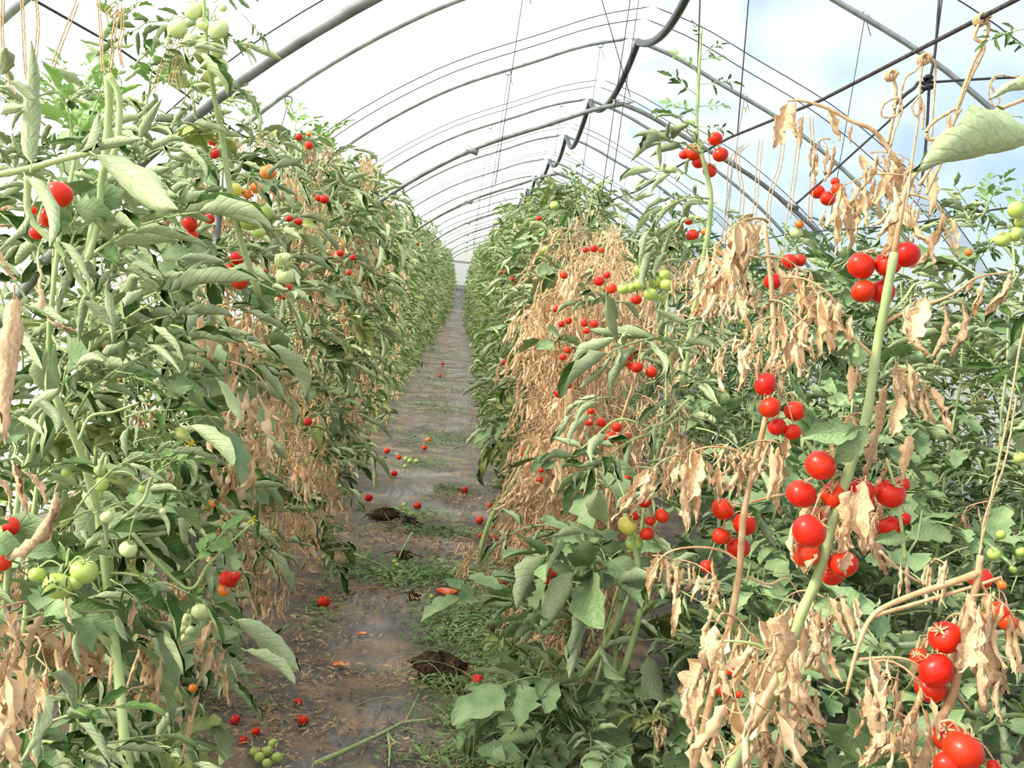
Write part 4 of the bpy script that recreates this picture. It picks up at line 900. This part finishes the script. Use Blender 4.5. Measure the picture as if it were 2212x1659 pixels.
# fallen on the floor
FALL = [(698, 1301, 14, 'dark red tomato fallen alone beside the near foliage on the floor', 'red'), (644, 1516, 9, 'upper red tomato of the two fallen at the near foliage foot', 'red'), (653, 1555, 13, 'split red tomato fallen beside the broken stalk on the floor', 'red'),
        (508, 1555, 11, 'red tomato fallen on the sheet, first above the green fallen truss', 'red'), (552, 1580, 10, 'dark red tomato lying just above the green fallen truss', 'red'), (525, 1599, 10, 'red tomato lying against the green fallen truss', 'red'), (1030, 1470, 14, 'crushed red tomato in the clippings near the torn sheet', 'red'),
        (1162, 1574, 15, 'red tomato lying under the leafy seedling clump', 'red'), (1248, 1487, 7, 'small red tomato lying behind the seedling clump', 'red'), (924, 951, 7, 'orange-red tomato farther up the path on dry clippings', 'orange'), (916, 967, 6, 'small red tomato beside the orange-red one up the path', 'red'),
        (1003, 1059, 8, 'red tomato on dry straw in the middle of the path', 'red'), (901, 1093, 9, 'shiny red tomato on the path next to green fallen ones', 'red'), (872, 1092, 7, 'green tomato on the path next to the shiny red one', 'green'), (851, 1023, 7, 'red tomato at the foliage foot above the root clump', 'red'),
        (835, 974, 7, 'crushed red tomato at the foliage foot up the path', 'red'), (861, 988, 6, 'small red tomato beside the fallen green cluster', 'red'), (796, 1076, 9, 'dark red tomato under the foliage by the root clump', 'red'), (1057, 1092, 7, 'red tomato at the foot of the leaning yellow stem', 'red'),
        (1035, 1124, 9, 'red tomato left of the leaning yellow stem', 'red'), (1068, 1134, 8, 'red tomato right behind the leaning yellow stem', 'red'), (1038, 1158, 6, 'small red tomato below the leaning stem pair', 'red'), (1066, 1161, 7, 'red tomato beneath the withered foot of the dry patch', 'red'),
        (932, 1290, 6, 'tiny green tomato beside the smashed tomato', 'green'), (852, 1214, 6, 'upper green tomato under the pulled root clump', 'green'), (858, 1222, 6, 'lower green tomato under the pulled root clump', 'green'), (956, 786, 4, 'tiny red dot of a tomato far up the path', 'red'), (950, 812, 4, 'tiny red tomato halfway up the path', 'red'),
        (764, 866, 8, 'red tomato low against the drying foliage beside the path', 'red'), (388, 1563, 7, 'orange tomato on the floor behind the nearest plant', 'orange')]
for f in FALL:
    tomato(f[0], f[1], f[2], 0, f[4], f[3], 'tomatoes fallen on the floor', 'd' if f[4] == 'red' else 'g', on_ground=True)
for k, (px, py, r) in enumerate([(549, 1624, 11), (560, 1636, 12), (578, 1623, 12), (598, 1637, 13), (589, 1607, 12), (576, 1649, 11)]):
    tomato(px, py, r, 0, 'green', ['outermost small', 'round lower', 'middle', 'biggest', 'topmost', 'lowest'][k] + ' green tomato of the fallen truss on the floor', 'green fallen truss', on_ground=True)
for px, py, r in [(877, 992, 6), (885, 996, 6), (899, 997, 6), (875, 1008, 5)]:
    tomato(px, py, r, 0, 'green', 'green tomato of the small fallen cluster up the path', 'small fallen green cluster', on_ground=True)
# a few more along the rows
for k in range(34):
    sd = k % 2; y = rt.uniform(4.5, 15); x = (-.68 if sd else .36) + rt.uniform(-.12, .04); z = rt.uniform(.5, 2.1)
    o = link('tomato', rt.choice(TM[rt.choice(['red', 'red', 'orange', 'green'])])); o.location = (x if sd else x + .1, y, z); r = rt.uniform(.018, .026); o.scale = (r, r, r); o.rotation_euler = (rt.gauss(0, .4), rt.gauss(0, .4), 0)
    tag(o, 'small tomato showing between leaves farther along the ' + ('row against the white film' if sd else 'row beside the support wire'), 'tomato', 'small tomatoes farther along the ' + ('row against the white film' if sd else 'row beside the support wire'))

# ------------------------------------------------------------------ twine on the wire
def twine(paths, label, d, rad=.0022, group='jute twine on the support wire', knot=None):
    t0 = P(paths[0][0][0], paths[0][0][1], d)
    t = thing('jute_twine', t0, label, 'twine', group)
    for q in paths:
        pts = spline(np.array([P(p[0], p[1], p[2] if len(p) > 2 else d) for p in q]), 8 * len(q)) - t0
        mb = MB(); mb.tube(pts + np.random.default_rng(len(q)).normal(0, .0002, pts.shape), rad, 5); link('strand', mb.mesh('strand', ['twine']), t)
    if knot:
        c = P(knot[0], knot[1], d) - t0; mb = MB(); a = np.linspace(0, 6 * math.pi, 40)
        dr = np.linspace(-.012, .012, 40)
        mb.tube(np.c_[c[0] + .008 * np.cos(a), c[1] + dr, c[2] + .008 * np.sin(a)], .003, 5); link('knot', mb.mesh('knot', ['twine']), t)
    return t
wy = lambda px, py: depth_x(px, py, WIRE_R[0])
d1, d2, d3 = wy(2118, 45), wy(1998, 130), wy(1925, 175)
twine([[(2118, 45), (2105, 80), (2125, 105), (2090, 180), (2060, 260), (2030, 330), (1985, 400)], [(2130, 40), (2135, 65), (2115, 110), (2100, 140), (2075, 210), (2050, 290), (1990, 395)], [(2062, 235), (2010, 270), (2005, 300), (2040, 290), (2075, 235)], [(2050, 250), (2040, 330), (2000, 420)]], 'thick jute twine with long tail knotted nearest on the wire', d1, .003, knot=(2120, 42))
twine([[(1995, 128), (1980, 150), (1955, 170), (1945, 215), (1935, 250), (1905, 250), (1910, 225), (1940, 212), (1948, 240), (1930, 290), (1920, 340)], [(2000, 125), (2018, 132), (2020, 165), (2015, 240), (2010, 330), (2000, 420)], [(1993, 135), (1988, 180), (1983, 260), (1970, 350), (1960, 430)], [(1985, 208), (1970, 230), (1978, 250), (1990, 235), (1985, 205), (1995, 235), (1993, 280)]], 'looped jute twine at the crossing of wire and cord', d2, .0022, knot=(1996, 128))
twine([[(1925, 165), (1935, 190), (1932, 240), (1920, 300), (1915, 330)]], 'short thick jute twine below the looped one', d3, .0035, knot=(1925, 163))
for k, (px, ps) in enumerate([(1640, [(1640, 300), (1635, 350), (1625, 470), (1605, 600), (1560, 700), (1530, 800)]), (1605, [(1608, 310), (1590, 340), (1600, 430), (1585, 540)]), (1720, [(1720, 262), (1722, 300), (1712, 380), (1700, 470), (1690, 560)]), (1748, [(1748, 250), (1752, 330), (1748, 420), (1745, 480)]), (1690, [(1690, 285), (1680, 360), (1660, 420), (1655, 500)]), (1600, [(1598, 315), (1575, 350), (1570, 420), (1560, 520)])]):
    twine([ps, [(p[0] + 7, p[1] + 3) for p in ps[:4]]], ['jute string slanting down past the withered leaves', 'tangled jute string nearest the tall green plant', 'straight jute string between the withered hanging leaves', 'short jute string beside the hanging withered leaf', 'jute string hanging above the brown stem top', 'frayed jute string behind the tall green plant'][k], wy(px, ps[0][1]), .0016)
twine([[(2240, 600), (2205, 740), (2185, 860), (2165, 960), (2140, 1080), (2115, 1200), (2108, 1250)], [(2195, 860), (2170, 1000), (2130, 1110), (2117, 1195)]], 'long jute string running down to the slanting brown shoot', 1.85, .0022, None)
twine([[(2150, 168), (2140, 185), (2158, 215), (2148, 230), (2135, 200), (2148, 165), (2180, 165), (2212, 170)]], 'small jute loop on the side wire by the curled leaf', 1.9, .0018, None)
for k, ps in enumerate([[(5, -10), (2, 60), (10, 150), (30, 200)], [(75, -10), (80, 50), (75, 110), (68, 170)], [(45, -10), (48, 60), (52, 140), (60, 190)], [(165, 0), (150, 40), (130, 90), (112, 140)], [(210, -10), (215, 60), (218, 120), (222, 155)], [(245, 5), (228, 20), (240, 35), (255, 20), (245, 60), (240, 110), (235, 150)], [(262, 10), (262, 60), (255, 100), (262, 140)]]):
    twine([ps, [(p[0] + 5, p[1] + 6) for p in ps]], ['frayed twine hanging at the very corner above the near leaves', 'dark frayed twine in front of the pale arch pipe', 'thin frayed twine beside the corner twine', 'slack twine crossing the pale arch pipe end', 'straight twine tied to the cut stem top', 'curled bunch of twine above the cut stem top', 'outer twine of the bunch above the cut stem'][k], 1.7, .0013, 'twine hanging above the nearest plant')
for k, ps in enumerate([[(375, 85), (350, 130), (330, 190), (325, 205)], [(385, 90), (372, 140), (362, 190)], [(392, 90), (398, 125), (380, 160), (385, 195)], [(528, 95), (535, 115), (545, 140)]]):
    twine([ps, [(p[0] + 8, p[1] - 4) for p in ps]], ['frayed twine fanning out below the pale truss', 'middle twine of the fan below the pale truss', 'crooked twine of the fan below the pale truss', 'orange twine tuft beside the tall shoot'][k], 2.6, .0014, 'twine fan below the pale truss')
# black knotted cord at the crossing
kd = 2.25
kc = P(2005, 178, kd); t = thing('knotted_cord', kc, 'black knotted cord where two wires cross above the withered plant', 'cord')
for nm, pts, r in [('upright_strand', [(2030, -20), (2020, 110), (2008, 178), (2003, 260), (1998, 330), (1990, 400)], .0032), ('side_strand', [(2008, 178), (2100, 172), (2212, 166), (2300, 160)], .0028), ('slanting_strand', [(2003, 190), (1950, 235), (1900, 280), (1800, 370), (1720, 440)], .0025), ('short_strand', [(2005, 182), (1985, 178), (1975, 190), (1955, 205), (1930, 230)], .004)]:
    mb = MB(); mb.tube(spline(np.array([P(p[0], p[1], kd) for p in pts]), 16) - kc, r, 5); link(nm, mb.mesh(nm, ['black']), t)
mb = MB(); a = np.linspace(0, 8 * math.pi, 50); rr = .008 + .004 * np.sin(a * .37)
mb.tube(np.c_[rr * np.cos(a), rr * np.sin(a * 1.3), .012 * np.sin(a * .21)], .004, 5); link('knot', mb.mesh('knot', ['black']), t)
# long strings from overhead to the tall plant and beyond
for k, (a, b, da, db) in enumerate([((1300, 0), (1362, 210), 4.5, 5.0), ((1360, 0), (1300, 420), 5.2, 6.5), ((1617, 0), (1593, 290), 3.6, 3.6), ((1512, 0), (1505, 240), 3.12, 3.14), ((2035, 0), (2018, 130), 3.0, 3.0)]):
    A_, B_ = P(a[0], a[1], da), P(b[0], b[1], db); up = A_ + (A_ - B_) * .6
    up[2] = min(up[2], roof_z(up[0]) - .02)
    t = thing('hanging_cord', B_, ['slanting cord crossing another before the second outer arch', 'cord slanting down past the ridge hose', 'cord hanging beside the tall slender shoot', 'cord along which the slender shoot climbs', 'cord dropping to the black knot'][k], 'cord', 'cords hanging from the arches')
    mb = MB(); mb.tube([up - B_, (up - B_) * .5, (0, 0, 0)], .0022, 4); link('cord', mb.mesh('cord', ['cord']), t)

# ------------------------------------------------------------------ odds and ends
# grey post in the near row
a = GP(432, 1100); d_ = 3.6; a = P(436, 950, d_); mb = MB(); mb.tube([(0, 0, 0), (0, 0, 1.0), (.0, 0, 1.75)], .013, 8)
t = thing('support_post', (a[0], d_, 0), 'thin grey post standing in the row against the white film', 'post'); link('pole', mb.mesh('pole', ['pipe_dark']), t)
mb = MB(); mb.tube([(0, 0, 1.72), (0, 0, 1.78)], .017, 8); link('cap', mb.mesh('cap', ['pipe_dark']), t)
# pulled-up and leaning stems
def lying(pts, label, mat='stem', rad=.006, branches=(), z=.012):
    Q = np.array([GP(p[0], p[1], p[2] if len(p) > 2 else z) for p in pts]); b = Q[0].copy()
    t = thing('broken_stem', b, label, 'stem', 'broken stems on the floor')
    mb = MB(); q = spline(Q, 6 * len(Q)) - b; mb.tube(q, np.linspace(rad, rad * .5, len(q)), 6); link('stalk', mb.mesh('stalk', [mat]), t)
    for br in branches:
        mb = MB(); q = spline(np.array([GP(p[0], p[1], p[2] if len(p) > 2 else z) for p in br]), 12) - b; mb.tube(q, np.linspace(rad * .6, rad * .3, len(q)), 5); link('side_twig', mb.mesh('side_twig', [mat]), t)
    return t
lying([(680, 1650), (760, 1615), (838, 1578), (875, 1560), (930, 1555)], 'pale green broken stem lying on the sheet in front', rad=.009, branches=[[(838, 1585), (842, 1620), (840, 1655)], [(838, 1585), (850, 1600), (868, 1608)], [(875, 1560), (890, 1530), (905, 1500, .06)]])
lying([(985, 1225), (955, 1265), (935, 1240, .1), (938, 1225, .15)], 'short green stalk sticking up beside the smashed tomato', rad=.005)
lying([(820, 1270), (740, 1272), (700, 1275)], 'thin brown twig lying across the sheet', 'drystem', .004)
lying([(740, 1185), (830, 1225), (860, 1260)], 'green stalk lying below the pulled root clump', rad=.006)
lying([(890, 1150, .12), (868, 1190, .04), (862, 1205)], 'pale stalk of the pulled root clump', rad=.006)
lying([(1110, 1410), (1080, 1430, .04), (1060, 1440)], 'thick dry stalk lying in the clippings by the short plant', 'drystem', .008)
lean = thing('leaning_stem', P(1042, 1265, 4.35), 'yellow-green bare stem leaning out over the path from the dry patch', 'stem')
stem_px(lean, [(1145, 962), (1110, 1040), (1065, 1110), (1040, 1180), (1035, 1225), (1050, 1265), (1062, 1310)], 4.35, .009, .012, 'stem', 'stalk')
stem_px(lean, [(1115, 1035), (1120, 1042), (1128, 1045)], 4.35, .004, .002, 'stem', 'side_twig')
for tp, ln in [((1035, 1210), 60), ((985, 1160), 60), ((1010, 1230), 50), ((1025, 1225), 70)]: dry_px(lean, tp, ln, 4.3, rh)
for k, (px, py, s) in enumerate([(872, 1204, .05), (832, 1118, .09), (885, 1130, .05), (945, 1450, .10), (1085, 1365, .05), (890, 1290, .03)]):
    rg = np.random.default_rng(60 + k); th = np.linspace(0, math.pi, 9); an = np.linspace(0, 2 * math.pi, 14, endpoint=False); TH, AN = np.meshgrid(th, an, indexing='ij')
    G = np.stack([np.sin(TH) * np.cos(AN), np.sin(TH) * np.sin(AN), .5 * np.cos(TH)], axis=2) * (1 + .25 * rg.normal(size=TH.shape))[..., None] * s
    g = GP(px, py); t = thing('root_clump', (g[0], g[1], .01), ['dark root clump pulled out in the middle of the path', 'largest dark root heap at the foliage foot', 'small soil lump beside the large root heap', 'torn hollow with dark soil in the near sheet', 'black root ball under the withered leaf tip', 'small soil crumb below the litter band'][k], 'root')
    mb = MB(); mb.grid(G[:, ::-1].copy(), 0, closed=True); link('soil_ball', mb.mesh('soil_ball', ['root']), t)
    for j in range(14):
        a_ = rg.uniform(0, 6.28); L = s * rg.uniform(1.2, 2.4); mb = MB()
        mb.tube(spline([(0, 0, s * .3), (L * .5 * math.cos(a_), L * .5 * math.sin(a_), s * .35), (L * math.cos(a_ + .3), L * math.sin(a_ + .3), 0)], 8), .0016, 3); link('root_fibre', mb.mesh('root_fibre', ['root' if j % 2 else 'drystem']), t)
# smashed tomatoes
for k, (px, py, r) in enumerate([(966, 1283, 20), (1075, 1260, 13), (782, 1370, 9), (733, 1437, 12), (1052, 1419, 9), (748, 1437, 8), (1025, 1250, 10)]):
    g = GP(px, py); s = r * g[1] / FPX; rg = np.random.default_rng(80 + k); th = np.linspace(0, math.pi, 9); an = np.linspace(0, 2 * math.pi, 14, endpoint=False); TH, AN = np.meshgrid(th, an, indexing='ij')
    rad_ = (1 + .22 * np.sin(AN * 3 + k) + .12 * rg.normal(size=TH.shape))
    G = np.stack([rad_ * np.sin(TH) * np.cos(AN) * 1.2, rad_ * np.sin(TH) * np.sin(AN), .32 * np.cos(TH)], axis=2) * s
    mb = MB(); mb.grid(G[:, ::-1].copy(), 0, closed=True)
    o = link('smashed_tomato', mb.mesh('smashed_tomato', ['pulp' if k in (0, 1) else 'orange']), loc=(g[0], g[1], s * .28))
    tag(o, ['bright red smashed tomato in the middle of the path litter', 'torn orange tomato skins beneath the withered foot', 'orange tomato scrap alone on the grey sheet', 'larger orange scrap on the near sheet', 'yellow-orange scrap in the green litter', 'brownish scrap beside the larger orange one', 'dark orange scrap by the leaning stem'][k], 'tomato', 'smashed tomatoes on the floor')
# far end: bar and door frame
mb = MB(); mb.box((TX, Y1 - .12, 1.05), (3.2, .03, .09)); mb.box((-1.0, Y1 - .12, 1.3), (.05, .03, 1.3)); mb.box((1.9, Y1 - .12, 1.55), (.05, .03, 1.55)); mb.box((TX, Y1 - .12, 2.2), (2.2, .03, .05)); mb.box((.45, Y1 - .08, .5), (1.45, .02, .5))
tag(link('door_1', mb.mesh('door_1', ['pipe_dark'], smooth=False)), kind='structure', label='dark rail and door frame at the far end')
# flowers
for k, (px, py, d) in enumerate([(1888, 405, 3.4), (1915, 402, 3.4), (1610, 237, 3.6), (1945, 1130, 2.2), (545, 1122, 2.1), (412, 960, 2.0)]):
    c = P(px, py, d); t = thing('tomato_flower', c, ['yellow flower pair member nearer the withered shoot', 'yellow flower beside its twin under the wire', 'tiny yellow flower beside the hanging cord', 'yellow flower beside the thin green shoot', 'yellow flower cluster at the tip of the side shoot', 'yellow flower on the nearest plant'][k], 'flower')
    rg = np.random.default_rng(70 + k)
    for j in range(5):
        a_ = j * 1.257; mb = MB(); G = leaflet(rg, .014, .006, .4, .5, .1, 4, 2, 0)
        put_leaflet(mb, G, xf(frame((math.cos(a_), -.4, math.sin(a_))), (0, 0, 0)), 0, 0, .0003); link('petal', mb.mesh('petal', ['flower']), t)
# weeds: long thin grass leaning over the sheet
def weed(px, py, n, label, h=.35, spread=.35, seed=0):
    g = GP(px, py); rg = np.random.default_rng(seed); t = thing('grass_weed', (g[0], g[1], 0), label, 'weed', 'grassy weeds on the floor')
    for k in range(n):
        a_ = rg.uniform(0, 6.28); L = h * rg.uniform(.5, 1.3); o = spread * rg.uniform(.3, 1)
        q = spline([(0, 0, 0), (o * .3 * math.cos(a_), o * .3 * math.sin(a_), L * .6), (o * .8 * math.cos(a_), o * .8 * math.sin(a_), L * .85), (o * 1.2 * math.cos(a_), o * 1.2 * math.sin(a_), L * .6)], 10)
        mb = MB(); mb.tube(q, np.linspace(.0018, .0006, len(q)), 3); link('grass_blade', mb.mesh('grass_blade', ['clip_green' if k % 3 else 'stem']), t)
weed(1080, 1560, 34, 'thin grass weed arching over the torn sheet', .28, .42, 1)
weed(1010, 1640, 26, 'thin grass weed at the frame bottom beside the broken stem', .25, .4, 2)
weed(1100, 1450, 24, 'thin grass weed in the litter below the short plant', .22, .3, 3)
weed(1190, 1620, 22, 'thin grass weed between the seedling clumps', .3, .3, 4)
weed(1020, 1330, 18, 'short grass weed beside the dark root ball', .15, .22, 5)
# litter: leaf clippings and chaff in bands, nobody could count them
def litter(name, mat, label, n, spots, size, seed, curl=True):
    rg = np.random.default_rng(seed); mb = MB()
    tot = sum(w for *_, w in spots)
    for (px, py, sx, sy, w) in spots:
        g = GP(px, py)
        for _ in range(int(n * w / tot)):
            x = g[0] + rg.normal(0, sx); y = g[1] + rg.normal(0, sy); L = size * rg.uniform(.4, 1.6); a_ = rg.uniform(0, 6.28); wv = L * rg.uniform(.08, .35)
            d = np.array([math.cos(a_), math.sin(a_), rg.normal(0, .25)]); q = np.array([-d[1], d[0], rg.normal(0, .4)]) * wv * .5
            z = rg.uniform(.0, .022); c = np.array([x, y, z]); lift = np.array([0, 0, L * .15 * rg.random()])
            Gq = np.stack([np.stack([c - d * L * .5, c - d * L * .5 + q * .3]), np.stack([c + lift - q, c + lift + q]), np.stack([c + d * L * .5, c + d * L * .5 + q * .2])])
            mb.grid(Gq)
    return tag(link(name, mb.mesh(name, [mat], smooth=False)), label, 'litter', kind='stuff')
GREEN = [(960, 1240, .22, .16, 2.2), (830, 1240, .16, .12, 1), (1010, 1340, .14, .14, 1.6), (980, 1380, .1, .1, .7), (1060, 1430, .12, .12, 1), (950, 950, .22, .35, 1.3), (920, 1000, .15, .2, .6), (940, 1150, .18, .1, 1), (890, 1110, .14, .1, .5), (980, 1060, .1, .12, .4), (940, 880, .2, .5, 1), (950, 820, .2, 1.0, 1),
         (960, 770, .2, 1.4, 1), (1000, 1480, .1, .06, .6), (1060, 1560, .12, .1, 1.1), (980, 1640, .12, .06, .4), (760, 1220, .1, .2, .4), (1150, 1350, .12, .25, 1.3), (1130, 1220, .1, .3, .8), (690, 1330, .06, .2, .25), (450, 1520, .2, .15, .3), (1250, 1600, .2, .2, .8)]
litter('leaf_clippings', 'clip_green', 'green leaf clippings strewn in bands across the path', 14000, GREEN, .038, 1)
BROWN = [(930, 1180, .25, .2, 1.2), (850, 1150, .15, .15, .6), (780, 1290, .2, .12, .6), (960, 900, .3, .7, 1), (960, 800, .25, 1.6, 1), (980, 1070, .15, .2, .7), (1000, 1460, .15, .1, .7), (800, 1450, .3, .2, .8), (650, 1560, .3, .2, .8), (1080, 1250, .12, .3, 1), (700, 1350, .2, .3, .5), (1120, 1150, .15, .4, 1), (500, 1560, .3, .3, 1), (1000, 1620, .4, .2, .6), (1700, 1700, .5, .5, .8), (960, 740, .2, 3, 1.6), (965, 720, .2, 5, 1.6), (950, 850, .22, 1.0, 1.2)]
litter('dry_chaff', 'clip_brown', 'brown dry leaf chaff strewn over the path sheet', 17000, BROWN, .024, 2)
